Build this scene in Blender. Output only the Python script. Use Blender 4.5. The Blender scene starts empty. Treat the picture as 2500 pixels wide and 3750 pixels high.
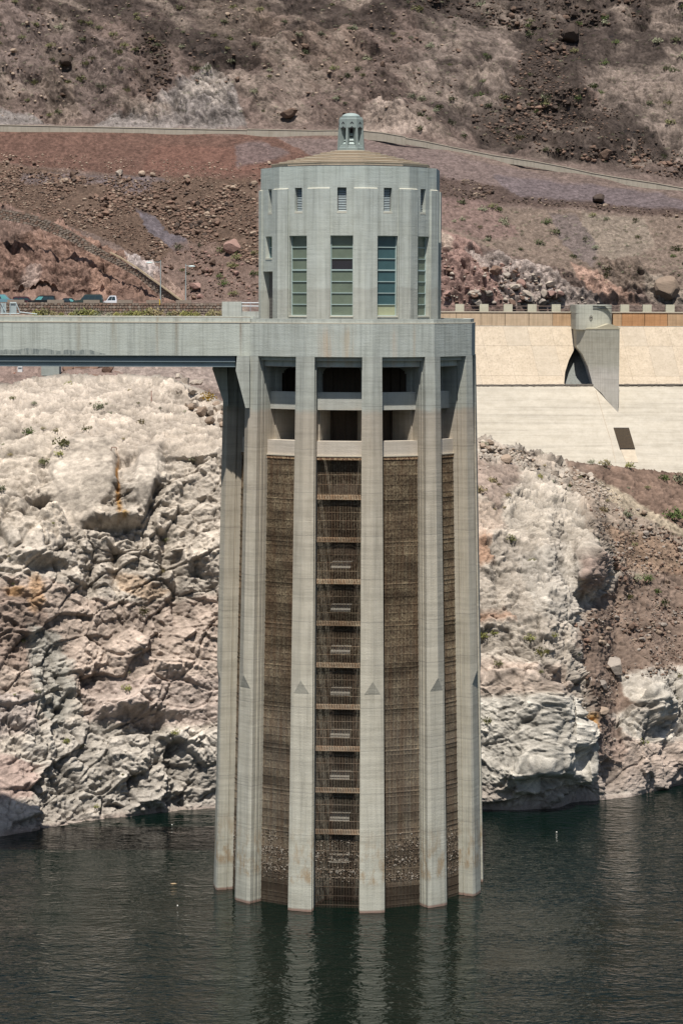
import bpy, bmesh, math, random
import numpy as np
from mathutils import Vector, Matrix
random.seed(7)
RNG = np.random.default_rng(11)
S = bpy.context.scene
COL = S.collection
R_ = math.radians

# ------------------------------------------------------------------ camera, sky, sun, exposure
PITCH = R_(4.4336); FOC = 10087.0; HC = 1.59          # focal length in photograph pixels (2500 x 3750)
cam = bpy.data.cameras.new('camera'); camo = bpy.data.objects.new('camera', cam); COL.objects.link(camo)
camo.location = (0, 0, HC); camo.rotation_euler = (Matrix.Rotation(math.pi/2-PITCH, 3, 'X') @ Matrix.Rotation(.003, 3, 'Z')).to_euler()
cam.sensor_fit = 'VERTICAL'; cam.sensor_height = 24.0; cam.sensor_width = 16.0
cam.lens = FOC/3750*24.0; cam.clip_start = 1.0; cam.clip_end = 4000
S.camera = camo
SUN_AZ = R_(-6); SUN_EL = R_(65)                      # azimuth from the camera side, minus = left
W = bpy.data.worlds.new('World'); S.world = W; W.use_nodes = True
wn = W.node_tree.nodes; bg = wn['Background']
sky = wn.new('ShaderNodeTexSky'); sky.sky_type = 'NISHITA'; sky.sun_disc = False
sky.sun_elevation = SUN_EL; sky.sun_rotation = math.pi - SUN_AZ
sky.dust_density = 1.0; sky.air_density = 1.0
W.node_tree.links.new(sky.outputs[0], bg.inputs[0]); bg.inputs[1].default_value = 0.07
sl = bpy.data.lights.new('sun', 'SUN'); slo = bpy.data.objects.new('sun', sl); COL.objects.link(slo)
sl.energy = 5.0; sl.angle = R_(0.53); sl.color = (1.0, 0.95, 0.87)
sdir = Vector((math.sin(SUN_AZ)*math.cos(SUN_EL), -math.cos(SUN_AZ)*math.cos(SUN_EL), math.sin(SUN_EL)))
slo.rotation_euler = sdir.to_track_quat('Z', 'Y').to_euler()
S.view_settings.view_transform = 'Standard'; S.view_settings.look = 'None'
S.view_settings.gamma = 1; S.view_settings.use_curve_mapping = False
S.view_settings.exposure = 0.29

# ------------------------------------------------------------------ helpers
CP, SP = math.cos(PITCH), math.sin(PITCH)
def at(x, y, Y):
    """point of the place seen at photograph pixel x, y at distance Y"""
    u = (x-1250)/FOC; v = (1875-y)/FOC
    t = Y/(CP + v*SP)
    return (t*u, Y, HC + t*(-SP + v*CP))
def zat(y, Y): return at(1250, y, Y)[2]
def to_px(X, Y, Z):
    dz = Z-HC; dep = Y*CP - dz*SP; up = dz*CP + Y*SP
    return 1250 + X/dep*FOC, 1875 - up/dep*FOC

class MB:
    def __init__(s): s.v = []; s.f = []
    def add(s, vs, fs):
        n = len(s.v); s.v += [tuple(p) for p in vs]; s.f += [tuple(i+n for i in f) for f in fs]; return s
    def box(s, x0, x1, y0, y1, z0, z1):
        return s.add([(x0,y0,z0),(x1,y0,z0),(x1,y1,z0),(x0,y1,z0),(x0,y0,z1),(x1,y0,z1),(x1,y1,z1),(x0,y1,z1)],
                     [(0,3,2,1),(4,5,6,7),(0,1,5,4),(1,2,6,5),(2,3,7,6),(3,0,4,7)])
    def prism(s, bot, top):
        n = len(bot)
        return s.add(list(bot)+list(top), [tuple(range(n))[::-1], tuple(range(n, 2*n))] + [(i,(i+1)%n,n+(i+1)%n,n+i) for i in range(n)])
    def loft(s, rings, cap=True):
        n = len(rings[0]); vs = [p for r in rings for p in r]; fs = []
        for k in range(len(rings)-1):
            for i in range(n):
                a = k*n+i; b = k*n+(i+1)%n; fs.append((a,b,b+n,a+n))
        if cap: fs += [tuple(range(n))[::-1], tuple(range((len(rings)-1)*n, len(rings)*n))]
        return s.add(vs, fs)
    def tube(s, p, q, r, n=6, r2=None):
        p = Vector(p); q = Vector(q); d = (q-p).normalized()
        a = d.orthogonal().normalized(); b = d.cross(a); r2 = r if r2 is None else r2
        r0 = [tuple(p + (a*math.cos(6.2832*i/n)+b*math.sin(6.2832*i/n))*r) for i in range(n)]
        r1 = [tuple(q + (a*math.cos(6.2832*i/n)+b*math.sin(6.2832*i/n))*r2) for i in range(n)]
        return s.prism(r0, r1)
    def mesh(s, name, mat=None, smooth=False):
        me = bpy.data.meshes.new(name); me.from_pydata(s.v, [], s.f)
        bm = bmesh.new(); bm.from_mesh(me); bmesh.ops.recalc_face_normals(bm, faces=bm.faces); bm.to_mesh(me); bm.free()
        if mat: me.materials.append(mat)
        if smooth: me.polygons.foreach_set('use_smooth', [True]*len(me.polygons))
        me.update(); return me
    def build(s, name, mat=None, parent=None, smooth=False, **props):
        o = bpy.data.objects.new(name, s.mesh(name, mat, smooth)); COL.objects.link(o)
        if parent is not None: o.parent = parent
        for k, v in props.items(): o[k] = v
        return o
def inst(name, me, parent=None, M=None, **props):
    o = bpy.data.objects.new(name, me); COL.objects.link(o)
    if parent is not None: o.parent = parent
    if M is not None: o.matrix_basis = M
    for k, v in props.items(): o[k] = v
    return o
def thing(name, label, cat, group=None, loc=(0,0,0)):
    o = bpy.data.objects.new(name, None); COL.objects.link(o); o.empty_display_size = .5
    o.location = loc; o['label'] = label; o['category'] = cat
    if group: o['group'] = group
    return o

# ------------------------------------------------------------------ node materials
class NT:
    def __init__(s, name, rough=.85, spec=.25):
        s.m = bpy.data.materials.new(name); s.m.use_nodes = True; s.t = s.m.node_tree
        s.b = s.t.nodes['Principled BSDF']; s.b.inputs['Roughness'].default_value = rough
        s.b.inputs['Specular IOR Level'].default_value = spec
        s.pos = s.t.nodes.new('ShaderNodeNewGeometry').outputs['Position']
    def link(s, a, b): s.t.links.new(a, b)
    def noise(s, scale=(1,1,1), sc=1, detail=4, rough=.55, dist=0, off=(0,0,0)):
        m = s.t.nodes.new('ShaderNodeMapping'); m.inputs['Scale'].default_value = scale; m.inputs['Location'].default_value = off
        s.link(s.pos, m.inputs[0]); n = s.t.nodes.new('ShaderNodeTexNoise')
        n.inputs['Scale'].default_value = sc; n.inputs['Detail'].default_value = detail
        n.inputs['Roughness'].default_value = rough; n.inputs['Distortion'].default_value = dist
        s.link(m.outputs[0], n.inputs['Vector']); return n.outputs['Fac']
    def vor(s, scale=(1,1,1), sc=1, feature='F1', out='Distance'):
        m = s.t.nodes.new('ShaderNodeMapping'); m.inputs['Scale'].default_value = scale
        s.link(s.pos, m.inputs[0]); n = s.t.nodes.new('ShaderNodeTexVoronoi'); n.feature = feature
        n.inputs['Scale'].default_value = sc; s.link(m.outputs[0], n.inputs['Vector']); return n.outputs[out]
    def ramp(s, fac, stops, interp='LINEAR'):
        r = s.t.nodes.new('ShaderNodeValToRGB'); e = r.color_ramp.elements; r.color_ramp.interpolation = interp
        while len(e) < len(stops): e.new(.5)
        for i, (p, c) in enumerate(stops):
            e[i].position = p; e[i].color = (c if hasattr(c, '__len__') else (c, c, c)) + ((1,) if not hasattr(c, '__len__') or len(c) == 3 else ())
        s.link(fac, r.inputs[0]); return r.outputs[0]
    def mix(s, fac, a, b, mode='MIX'):
        n = s.t.nodes.new('ShaderNodeMix'); n.data_type = 'RGBA'; n.blend_type = mode
        for i, v in ((0, fac), (6, a), (7, b)):
            if isinstance(v, bpy.types.NodeSocket): s.link(v, n.inputs[i])
            else: n.inputs[i].default_value = v if i == 0 else tuple(v)+(1,)
        return n.outputs[2]
    def math(s, op, a, b=0.0, clamp=False):
        n = s.t.nodes.new('ShaderNodeMath'); n.operation = op; n.use_clamp = clamp
        for i, v in ((0, a), (1, b)):
            if isinstance(v, bpy.types.NodeSocket): s.link(v, n.inputs[i])
            else: n.inputs[i].default_value = v
        return n.outputs[0]
    def axis(s, k):
        n = s.t.nodes.new('ShaderNodeSeparateXYZ'); s.link(s.pos, n.inputs[0]); return n.outputs[k]
    def mapr(s, v, a, b, c=0, d=1):
        n = s.t.nodes.new('ShaderNodeMapRange'); s.link(v, n.inputs[0])
        for i, q in zip((1,2,3,4), (a,b,c,d)): n.inputs[i].default_value = q
        return n.outputs[0]
    def bump(s, h, strength=.4, dist=.05):
        n = s.t.nodes.new('ShaderNodeBump'); n.inputs['Strength'].default_value = strength
        n.inputs['Distance'].default_value = dist; s.link(h, n.inputs['Height']); s.link(n.outputs[0], s.b.inputs['Normal'])
    def color(s, c):
        if isinstance(c, bpy.types.NodeSocket): s.link(c, s.b.inputs['Base Color'])
        else: s.b.inputs['Base Color'].default_value = tuple(c)+(1,)
        return s.m
def flat(name, c, rough=.6, spec=.3, metal=0, var=.12, sc=3):
    n = NT(name, rough, spec); n.b.inputs['Metallic'].default_value = metal
    f = n.noise(sc=sc, detail=3)
    return n.color(n.mix(f, tuple(v*(1-var) for v in c), tuple(min(1, v*(1+var)) for v in c)))

DC = 222.18; XC = 0.718; TH0 = 9.24
ZW = -46.08
def concrete(name, cols=None, base=None, streak=.5, band=.5, lifts=True, stain=None, wet=False, dirt=.5):
    """cols: list of (z, colour) from low to high; else one base colour"""
    n = NT(name, .9, .15)
    z = n.axis(2)
    if cols:
        z0, z1 = cols[0][0], cols[-1][0]
        zz = n.math('ADD', z, n.math('MULTIPLY', n.math('SUBTRACT', n.noise(sc=.9, detail=3), .5), .9))
        c = n.ramp(n.mapr(zz, z0, z1), [((q-z0)/(z1-z0), k) for q, k in cols])
    else:
        c = n.mix(n.noise(sc=.35, detail=4), tuple(v*.93 for v in base), tuple(v*1.06 for v in base))
    # blotches
    c = n.mix(n.ramp(n.noise(sc=.8, detail=6, rough=.65), [(.35, 0.0), (.7, 1.0)]), c, n.mix(1, c, (.86, .85, .83), 'MULTIPLY'))
    # horizontal pour bands
    hb = n.ramp(n.noise((.06,.06,2.2), 1, 6, .7), [(.36, .80), (.5, 1.0), (.66, 1.08)])
    c = n.mix(band, c, n.mix(1, c, hb, 'MULTIPLY'))
    # vertical streaks
    vs = n.ramp(n.noise((3.2,3.2,.10), 1, 6, .68), [(.32, .74), (.5, 1.0), (.7, 1.1)])
    c = n.mix(streak, c, n.mix(1, c, vs, 'MULTIPLY'))
    if stain:
        for (x0, w, col, s, za, zb) in stain:
            x = n.axis(0)
            g = n.math('SUBTRACT', 1.0, n.math('ABSOLUTE', n.math('DIVIDE', n.math('SUBTRACT', x, x0), w)), True)
            k = n.math('MULTIPLY', g, n.ramp(n.noise((5,5,.25), 1, 5, .6), [(.35, 0.0), (.6, 1.0)]))
            k = n.math('MULTIPLY', k, n.mapr(z, za, zb))
            c = n.mix(n.math('MULTIPLY', k, s, True), c, col)
    if lifts:   # pour joints, thin dark lines every few metres
        fr = n.math('FRACT', n.math('DIVIDE', n.math('ADD', z, n.math('MULTIPLY', n.noise(sc=1.5, detail=2), .08)), 3.34))
        ln = n.math('LESS_THAN', fr, .014)
        c = n.mix(n.math('MULTIPLY', ln, .42), c, (.16,.15,.14))
    if wet:     # rusty patches above the water
        k = n.math('MULTIPLY', n.mapr(z, ZW+7, ZW+3.8), n.mapr(z, ZW+2.0, ZW+2.4))
        k = n.math('MULTIPLY', k, n.ramp(n.noise((1.6,1.6,.7), 1, 6, .7), [(.46, 0.0), (.62, 1.0)]))
        c = n.mix(n.math('MULTIPLY', k, .75, True), c, (.30,.21,.12))
        k = n.math('MULTIPLY', n.mapr(z, ZW+.25, ZW+.12), .8)
        c = n.mix(k, c, (.23,.13,.10))
    h = n.math('ADD', n.noise(sc=9, detail=6, rough=.7), n.math('MULTIPLY', n.noise((.4,.4,5), 1, 4, .6), .8))
    n.bump(h, .35, .06)
    return n.color(c)

M = {}
up = (.47,.50,.47); up2 = (.43,.47,.45)
M['deck'] = concrete('weathered_grey_concrete', base=(.43,.455,.42), streak=.95, band=.35, lifts=False,
    stain=[(-1.2,.9,(.42,.33,.24),.75,-.2,-1.4),(.45,.8,(.42,.34,.24),.65,-.2,-1.2),(4.0,.35,(.44,.34,.25),.6,-.2,-1.2),(5.6,.25,(.42,.34,.25),.5,-.2,-1.2)])
M['house'] = concrete('pale_grey_house_concrete', cols=[(0,(.40,.405,.365)),(2.3,(.41,.415,.375)),(2.45,(.46,.48,.44)),(7.0,(.45,.475,.435)),(9.6,(.43,.46,.43)),(12,(.43,.475,.445))], streak=1.0, band=.3, lifts=False)
M['pier'] = concrete('water_marked_pier_concrete', cols=[(-52,(.44,.435,.37)),(-43,(.475,.465,.395)),(-36,(.49,.465,.39)),(-28,(.49,.455,.375)),(-18,(.475,.43,.35)),(-11,(.44,.39,.315)),(-7.3,(.40,.355,.295)),(-6.9,(.375,.385,.345)),(-3,(.385,.40,.365))], streak=.8, band=.7, wet=True)
M['beam'] = concrete('ring_beam_concrete', cols=[(-12,(.53,.47,.40)),(-7.3,(.50,.45,.385)),(-6.9,(.43,.43,.39)),(-3,(.42,.44,.42))], streak=.3, band=.5, lifts=False)
M['drum'] = concrete('brown_drum_concrete_shaded', base=(.075,.058,.045), streak=.8, band=.3, lifts=False)  # brown concrete darkened to carry the shade behind the racks
M['roof'] = concrete('ochre_roof_concrete', base=(.42,.345,.265), streak=.3, band=.2, lifts=False)
M['bright'] = flat('sunlit_ledge_concrete', (.49,.44,.355), .9, .1)  # paler tone puts the sunlit edge of ledges and copings into colour
M['sill'] = flat('pale_sill_concrete', (.50,.485,.41), .9, .1)
M['lantern'] = flat('verdigris_lantern_metal', (.205,.245,.235), .6, .3, 0, .18, 2.5)
M['lantern_top'] = flat('pale_verdigris_dome', (.29,.35,.335), .55, .3, 0, .12, 2.5)
M['bridge'] = concrete('streaked_bridge_concrete', base=(.43,.455,.415), streak=1.0, band=.2, lifts=False,
    stain=[(-14.4,.25,(.30,.26,.2),.9,-3.4,-2.6),(-7.9,.18,(.25,.22,.18),1,-3.4,-2.6),(-12.9,.2,(.27,.24,.19),.9,-3.4,-2.6),(-17.8,.3,(.29,.26,.2),.7,-3.4,-2.6),(-20.5,.3,(.29,.26,.2),.7,-3.4,-2.6)])
M['girder'] = flat('blue_grey_painted_steel', (.16,.20,.215), .55, .4, 0, .2, .8)
M['frame'] = flat('pale_blue_window_frame', (.36,.45,.44), .5, .4)
M['louver'] = flat('grey_blue_louver_metal', (.42,.48,.50), .5, .4)
M['louver_dark'] = flat('dark_brown_louver_metal', (.13,.12,.11), .6, .3)
M['hole'] = flat('void_shade_black', (.03,.03,.035), .9, .1)  # near-black puts the darkness of voids and grooves into colour
def glass(name, c, rough=.25):
    n = NT(name, rough, .5)
    f = n.noise(sc=1.1, detail=4)
    return n.color(n.mix(f, tuple(v*.75 for v in c), tuple(v*1.25 for v in c)))
M['glass_green'] = glass('grey_green_frosted_glass', (.135,.165,.125))
M['glass_teal'] = glass('dark_teal_frosted_glass', (.045,.095,.105))
M['glass_dark'] = glass('dark_clear_glass', (.02,.02,.03), .08)
M['glass_pale'] = glass('pale_yellow_frosted_glass', (.36,.38,.25))  # pale yellowish pane tone

# ------------------------------------------------------------------ numpy noise
def _hash(ix, iy, iz, k=0):
    h = (ix.astype(np.int64)*73856093) ^ (iy.astype(np.int64)*19349663) ^ (iz.astype(np.int64)*83492791) ^ (k*2654435761)
    h &= 0xffffffff
    h = ((h ^ (h >> 16))*0x45d9f3b) & 0xffffffff; h = ((h ^ (h >> 16))*0x45d9f3b) & 0xffffffff
    return ((h ^ (h >> 16)) & 0xffffff)/float(0xffffff)
def vnoise(P, k=0):
    I = np.floor(P); F = P-I; F = F*F*(3-2*F); ix, iy, iz = I[:,0], I[:,1], I[:,2]; r = 0
    for dx in (0,1):
        for dy in (0,1):
            for dz in (0,1):
                w = (F[:,0] if dx else 1-F[:,0])*(F[:,1] if dy else 1-F[:,1])*(F[:,2] if dz else 1-F[:,2])
                r = r + w*_hash(ix+dx, iy+dy, iz+dz, k)
    return r
def fbm(P, octv=4, k=0, gain=.5):
    r = 0; a = 1; t = 0
    for i in range(octv):
        r = r + a*vnoise(P*(2.03**i)+i*17.3, k+i); t += a; a *= gain
    return r/t
def ridged(P, octv=4, k=0):
    r = 0; a = 1; t = 0
    for i in range(octv):
        r = r + a*(1-np.abs(2*vnoise(P*(2.1**i)+i*9.7, k+i)-1)); t += a; a *= .5
    return r/t
def facets(P, k=0, tilt=1.0, bev=.16):
    """random tilted plane per Voronoi cell with bevelled steps; returns height and crack distance"""
    I = np.floor(P); best = np.full(len(P), 1e9); sec = np.full(len(P), 1e9)
    H = np.zeros(len(P)); H2 = np.zeros(len(P))
    for d in [(a,b,c) for a in (-1,0,1) for b in (-1,0,1) for c in (-1,0,1)]:
        J = I+np.array(d); h = [_hash(J[:,0], J[:,1], J[:,2], k+q) for q in range(3)]
        D = P-(J+np.stack(h, 1)); dd = (D*D).sum(1)
        m = dd < sec
        if not m.any(): continue
        g = [_hash(J[m,0], J[m,1], J[m,2], k+10+q)-.5 for q in range(4)]
        hv = g[3]*1.0 + tilt*(D[m,0]*g[0]+D[m,1]*g[1]+D[m,2]*g[2])*2
        new = np.zeros(len(P)); new[m] = hv
        b = dd < best; c = m & ~b
        H2 = np.where(b, H, np.where(c, new, H2)); sec = np.where(b, best, np.where(c, dd, sec))
        H = np.where(b, new, H); best = np.where(b, dd, best)
    e = np.sqrt(sec)-np.sqrt(best); t = np.clip(e/bev, 0, 1); t = .5+.5*t
    return H*t+H2*(1-t), e
def inside(poly, x, y):
    c = np.zeros(x.shape, bool); n = len(poly)
    for i in range(n):
        x0, y0 = poly[i]; x1, y1 = poly[(i+1)%n]
        if y0 == y1: continue
        m = ((y0 > y) != (y1 > y)) & (x < (x1-x0)*(y-y0)/(y1-y0)+x0); c ^= m
    return c
def interp_cols(cols, x, y):
    """cols: {x: [(y, Y), ...]} -> smooth distance field"""
    xs = sorted(cols); vals = []
    for cx in xs:
        p = sorted(cols[cx]); vals.append(np.interp(y, [a for a, _ in p], [b for _, b in p]))
    V = np.array(vals); xi = np.clip(x, xs[0], xs[-1]); r = np.zeros_like(x)
    for i in range(len(xs)-1):
        m = (xi >= xs[i]) & (xi <= xs[i+1]); t = (xi[m]-xs[i])/(xs[i+1]-xs[i]); t = t*t*(3-2*t)
        r[m] = V[i][m]*(1-t)+V[i+1][m]*t
    return r
def at_np(x, y, Y):
    u = (x-1250)/FOC; v = (1875-y)/FOC; t = Y/(CP+v*SP)
    return np.stack([t*u, Y, HC+t*(-SP+v*CP)], 1)

class Sheet:
    def __init__(s, gx, gy, P):
        s.gx, s.gy = gx, gy; s.nx, s.ny = len(gx), len(gy); s.B = P.reshape(s.ny, s.nx, 3)
        s.N = s.normals(s.blur(s.B, 6))
    def blur(s, A, n):
        A = A.copy()
        for _ in range(n):
            A[1:-1] = (A[:-2]+2*A[1:-1]+A[2:])/4; A[:,1:-1] = (A[:,:-2]+2*A[:,1:-1]+A[:,2:])/4
        return A
    def normals(s, A):
        du = np.gradient(A, axis=1); dv = np.gradient(A, axis=0); N = np.cross(du, dv)
        N /= np.linalg.norm(N, axis=2, keepdims=True)+1e-9
        return np.where(N[:,:,1:2] > 0, -N, N)
    def displace(s, d):
        s.P = s.B + s.N*d.reshape(s.ny, s.nx, 1); s.SN = s.normals(s.P)
    def pick(s, x, y):
        j = int(np.clip(np.searchsorted(s.gx, x), 0, s.nx-1)); i = int(np.clip(np.searchsorted(s.gy, y), 0, s.ny-1))
        return s.P[i, j], s.SN[i, j]
    def build(s, name, mat, col, **props):
        nv = s.nx*s.ny; me = bpy.data.meshes.new(name)
        idx = np.arange(nv).reshape(s.ny, s.nx)
        q = np.stack([idx[:-1,:-1], idx[1:,:-1], idx[1:,1:], idx[:-1,1:]], -1).reshape(-1, 4)
        me.vertices.add(nv); me.vertices.foreach_set('co', s.P.reshape(-1).astype(np.float32))
        me.loops.add(q.size); me.loops.foreach_set('vertex_index', q.reshape(-1).astype(np.int32))
        me.polygons.add(len(q)); me.polygons.foreach_set('loop_start', (np.arange(len(q))*4).astype(np.int32))
        me.update(calc_edges=True)
        a = me.color_attributes.new('base_colour', 'FLOAT_COLOR', 'POINT')
        a.data.foreach_set('color', np.concatenate([col, np.ones((nv,1))], 1).reshape(-1).astype(np.float32))
        me.materials.append(mat); o = bpy.data.objects.new(name, me); COL.objects.link(o)
        for k, v in props.items(): o[k] = v
        return o
def terrain_mat(name, sc, bs, bd, speck=.35):
    n = NT(name, .95, .1)
    a = n.t.nodes.new('ShaderNodeAttribute'); a.attribute_name = 'base_colour'; c = a.outputs['Color']
    f = n.ramp(n.noise(sc=sc, detail=8, rough=.72), [(.28, .66), (.5, 1.0), (.72, 1.34)])
    c = n.mix(.8, c, n.mix(1, c, f, 'MULTIPLY'))
    sp = n.ramp(n.noise(sc=sc*5, detail=3, rough=.6), [(.35, .72), (.5, 1.0), (.66, 1.3)])
    c = n.mix(speck, c, n.mix(1, c, sp, 'MULTIPLY'))
    n.bump(n.noise(sc=sc*1.5, detail=8, rough=.68), bs, bd)
    return n.color(c)
M['near_rock'] = terrain_mat('pale_shore_rock', 2.4, .8, .14, .5)
M['far_rock'] = terrain_mat('volcanic_mountain_rock', 1.1, 1.0, .5, .8)

def paint(col, zones, x, y, P, wsc, wamp):
    """zones: (polygon in photograph pixels, colour, strength) - fixed rock colours"""
    w1 = (fbm(P*wsc, 4, 50)-.5)*wamp; w2 = (fbm(P*wsc+31, 4, 60)-.5)*wamp
    b = fbm(P*wsc*6, 3, 70)
    for poly, c, k in zones:
        xs = [p[0] for p in poly]; ys = [p[1] for p in poly]; f = np.zeros(len(x))
        for j in range(5):     # soft ragged border
            e = (j-2)*wamp*.10
            f += inside(poly, x+w1+e+(b-.5)*wamp*.6, y+w2+e)/5.0
        f *= k; col[:] = col*(1-f[:,None]) + np.array(c)*f[:,None]
    return col

# ================================================================== GROUND: far mountain, road bench, talus
def far_sheet():
    gx = np.concatenate([np.linspace(-900, -60, 60, endpoint=False), np.arange(-60, 2560, 3.5), np.linspace(2565, 3500, 60)])
    gy = np.concatenate([np.linspace(-1600, -60, 60, endpoint=False), np.arange(-60, 1150, 2.6), np.linspace(1151, 1450, 100), np.linspace(1456, 1640, 12)])
    X, Yp = np.meshgrid(gx, gy); x = X.ravel(); y = Yp.ravel()
    c = {
     -900: [(1640,293),(1480,296),(1420,302),(1345,345),(1165,462),(1120,476),(1100,490),(780,505),(660,538),(481,553),(461,561),(0,600),(-450,650),(-1600,800)],
       300: [(1640,293),(1480,296),(1420,302),(1345,345),(1165,462),(1120,476),(1100,490),(880,503),(660,535),(481,553),(464,561),(0,600),(-450,650),(-1600,800)],
       560: [(1640,293),(1480,296),(1420,302),(1345,345),(1165,462),(1120,476),(1100,490),(1010,498),(660,532),(485,553),(468,561),(0,600),(-450,650),(-1600,800)],
       900: [(1640,293),(1480,296),(1420,302),(1345,350),(1165,462),(1120,476),(1100,484),(1000,492),(680,524),(490,548),(473,556),(0,598),(-450,650),(-1600,800)],
      1300: [(1640,293),(1480,296),(1420,302),(1345,350),(1165,450),(1120,462),(1090,470),(900,486),(690,512),(497,540),(480,548),(0,596),(-450,650),(-1600,800)],
      1650: [(1640,470),(1150,458),(1100,460),(890,470),(720,497),(548,528),(531,536),(0,596),(-450,650),(-1600,800)],
      2100: [(1640,470),(1150,458),(1100,460),(960,466),(730,497),(630,515),(613,523),(0,592),(-450,650),(-1600,800)],
      2500: [(1640,470),(1150,458),(1100,460),(980,464),(770,492),(693,508),(676,516),(0,592),(-450,650),(-1600,800)],
      3500: [(1640,470),(1150,458),(1100,460),(980,464),(900,480),(853,488),(836,496),(0,592),(-450,650),(-1600,800)]}
    Y = interp_cols(c, x, y)
    P = at_np(x, y, Y); sh = Sheet(gx, gy, P)
    # distance above the upper road line, in pixels
    road = np.interp(x, [-900,0,900,1300,1650,2100,2500,3500], [455,470,485,488,539,620,684,845])
    up_ = np.clip((road-14-y)/30, 0, 1)
    low = np.clip((y-road-25)/30, 0, 1)*np.clip((1100-y)/12, 0, 1)
    redcliff = inside([(-900,760),(0,778),(180,820),(420,930),(560,1010),(700,1110),(690,1160),(-900,1160)], x+(fbm(P*.2,3,5)-.5)*50, y).astype(float)
    rrock = inside([(1590,860),(1700,900),(1900,960),(2060,1010),(2300,1090),(2500,1110),(3500,1110),(3500,1170),(1590,1170)], x+(fbm(P*.2,3,6)-.5)*60, y+(fbm(P*.2,3,7)-.5)*60).astype(float)
    rrock = np.maximum(rrock, inside([(2190,960),(2330,960),(2400,1040),(2520,1130),(2100,1130)], x, y)*.7)
    grey = inside([(330,470),(420,400),(560,395),(640,345),(800,262),(850,330),(885,420),(900,475),(600,478)], x+(fbm(P*.15,3,8)-.5)*40, y).astype(float)
    pinko = np.maximum(inside([(1320,480),(1325,390),(1400,365),(1470,390),(1500,440),(1560,500),(1450,495)], x, y+(fbm(P*.3,3,9)-.5)*40).astype(float),
                       inside([(120,300),(180,265),(270,310),(300,400),(290,455),(170,455),(140,380)], x, y).astype(float))
    cliff = np.clip(redcliff+rrock+.3*grey+.3*pinko, 0, 1)
    smoothz = np.clip(inside([(-900,480),(900,490),(1300,500),(1600,560),(2100,640),(2520,710),(3500,900),(3500,930),(2500,770),(2100,735),(1700,700),(1650,660),(940,660),(0,600),(-900,600)], x, y+(fbm(P*.1,3,12)-.5)*60).astype(float), 0, 1)
    gB = lambda a, k: sh.blur(a.reshape(len(gy), len(gx), 1).astype(float), k).ravel()
    grey = gB(grey, 14); pinko = gB(pinko, 14); cliff = gB(cliff, 5)
    rot = np.array([[.8,.2,-.56],[-.1,1,.1],[.56,0,.83]])
    Q = P@rot.T
    big, _ = facets(Q*np.array([.09,.09,.13])+3, 1, 1.0)
    mid, e1 = facets(Q*np.array([.20,.26,.42]), 2, 1.1, .3)
    sm, e2 = facets(Q*np.array([.6,.75,1.2]), 3, 1.1, .3)
    tiny, e3 = facets(P*1.7, 4, 1.2)
    rg = ridged(P*np.array([.035,.03,.03]), 3, 20)
    gul = fbm(P*np.array([.03,.03,.015]), 4, 30)
    nrm = fbm(P*.12, 5, 40)
    rough = np.clip((fbm(P*.07, 4, 44)-.42)*5, 0, 1)
    d = up_*(7*(rg-.6) + 8*(gul-.5) + 1.6*(nrm-.5) + (.3+rough)*(1.9*big+.85*mid+.30*sm) + .20*tiny)
    d += low*(1-cliff)*(.8*(nrm-.5)+.22*tiny*(1-.7*smoothz)+.10*sm)
    d += cliff*np.clip((1112-y)/15,0,1)*(1.6*big+1.5*mid+.85*sm+.32*tiny - .35*np.exp(-(e1/.08)**2) - .15*np.exp(-(e2/.1)**2) + 1.2)
    d[y > 1350] *= .3; d += np.clip((y-1118)/20,0,1)*(x>1560)*-.5; d = np.where((x>1560)&(y>1118), np.minimum(d,.3), d)
    # striated outcrops lean to the right
    st = facets((P@np.array([[.80,.1,.6],[0,1,0],[-.6,0,.8]]).T)*np.array([.16,.25,.7]), 9, 1.2)[0]
    d += grey*.65*st + pinko*.6*st - up_*.25*np.exp(-(e1/.06)**2)*np.clip(.3+rough,0,1)
    # the bumps of the under-bridge ground
    lowb = np.clip((y-1180)/40, 0, 1)
    d += lowb*np.clip((900-x)/50,0,1)*(.5*mid+.3*sm)
    sh.displace(d)
    # ---- colours
    n = fbm(P*.25, 5, 80); n2 = fbm(P*.9, 4, 90)
    base = np.array([.165,.123,.106])
    col = np.repeat(base[None], len(x), 0)*(.72+.56*n)[:,None]
    Z = []
    col = paint(col, [
      ([(-900,-1700),(3500,-1700),(3500,60),(1900,60),(1200,40),(0,60),(-900,60)], (.125,.095,.080), .5),
      ([(0,90),(120,60),(420,200),(480,280),(420,400),(340,430),(0,330)], (.18,.14,.125), .6),
      ([(700,0),(1000,0),(930,130),(860,260),(700,120)], (.125,.10,.08), .6),
      ([(900,60),(1300,40),(1350,260),(1150,330),(940,250)], (.20,.15,.12), .55),
      ([(1600,-100),(2060,-100),(1900,220),(1850,420),(1650,450),(1500,300)], (.225,.18,.155), .8),
      ([(2120,100),(2560,0),(2560,620),(2450,600),(2300,520),(2220,400),(2130,260)], (.235,.188,.16), .8),
      ([(1850,120),(2000,100),(2060,60),(2160,60),(2130,250),(2180,380),(2350,450),(2500,600),(2520,660),(2200,600),(2000,560),(1760,520),(1700,420),(1850,330),(1900,220)], (.06,.047,.04), .85),
      ([(1430,-80),(2560,-120),(2560,20),(2200,70),(2100,120),(1800,110),(1660,70),(1440,50)], (.07,.055,.046), .75),
      ([(490,130),(560,140),(620,200),(610,300),(540,370),(500,330),(560,240),(480,180)], (.085,.065,.055), .8),
      ([(150,200),(200,210),(290,270),(280,290),(150,250)], (.10,.08,.065), .7),
      ([(1560,560),(1900,560),(2300,640),(2240,660),(1900,600)], (.13,.10,.085), .4),
    ], x, y, P, .10, 90)
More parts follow.
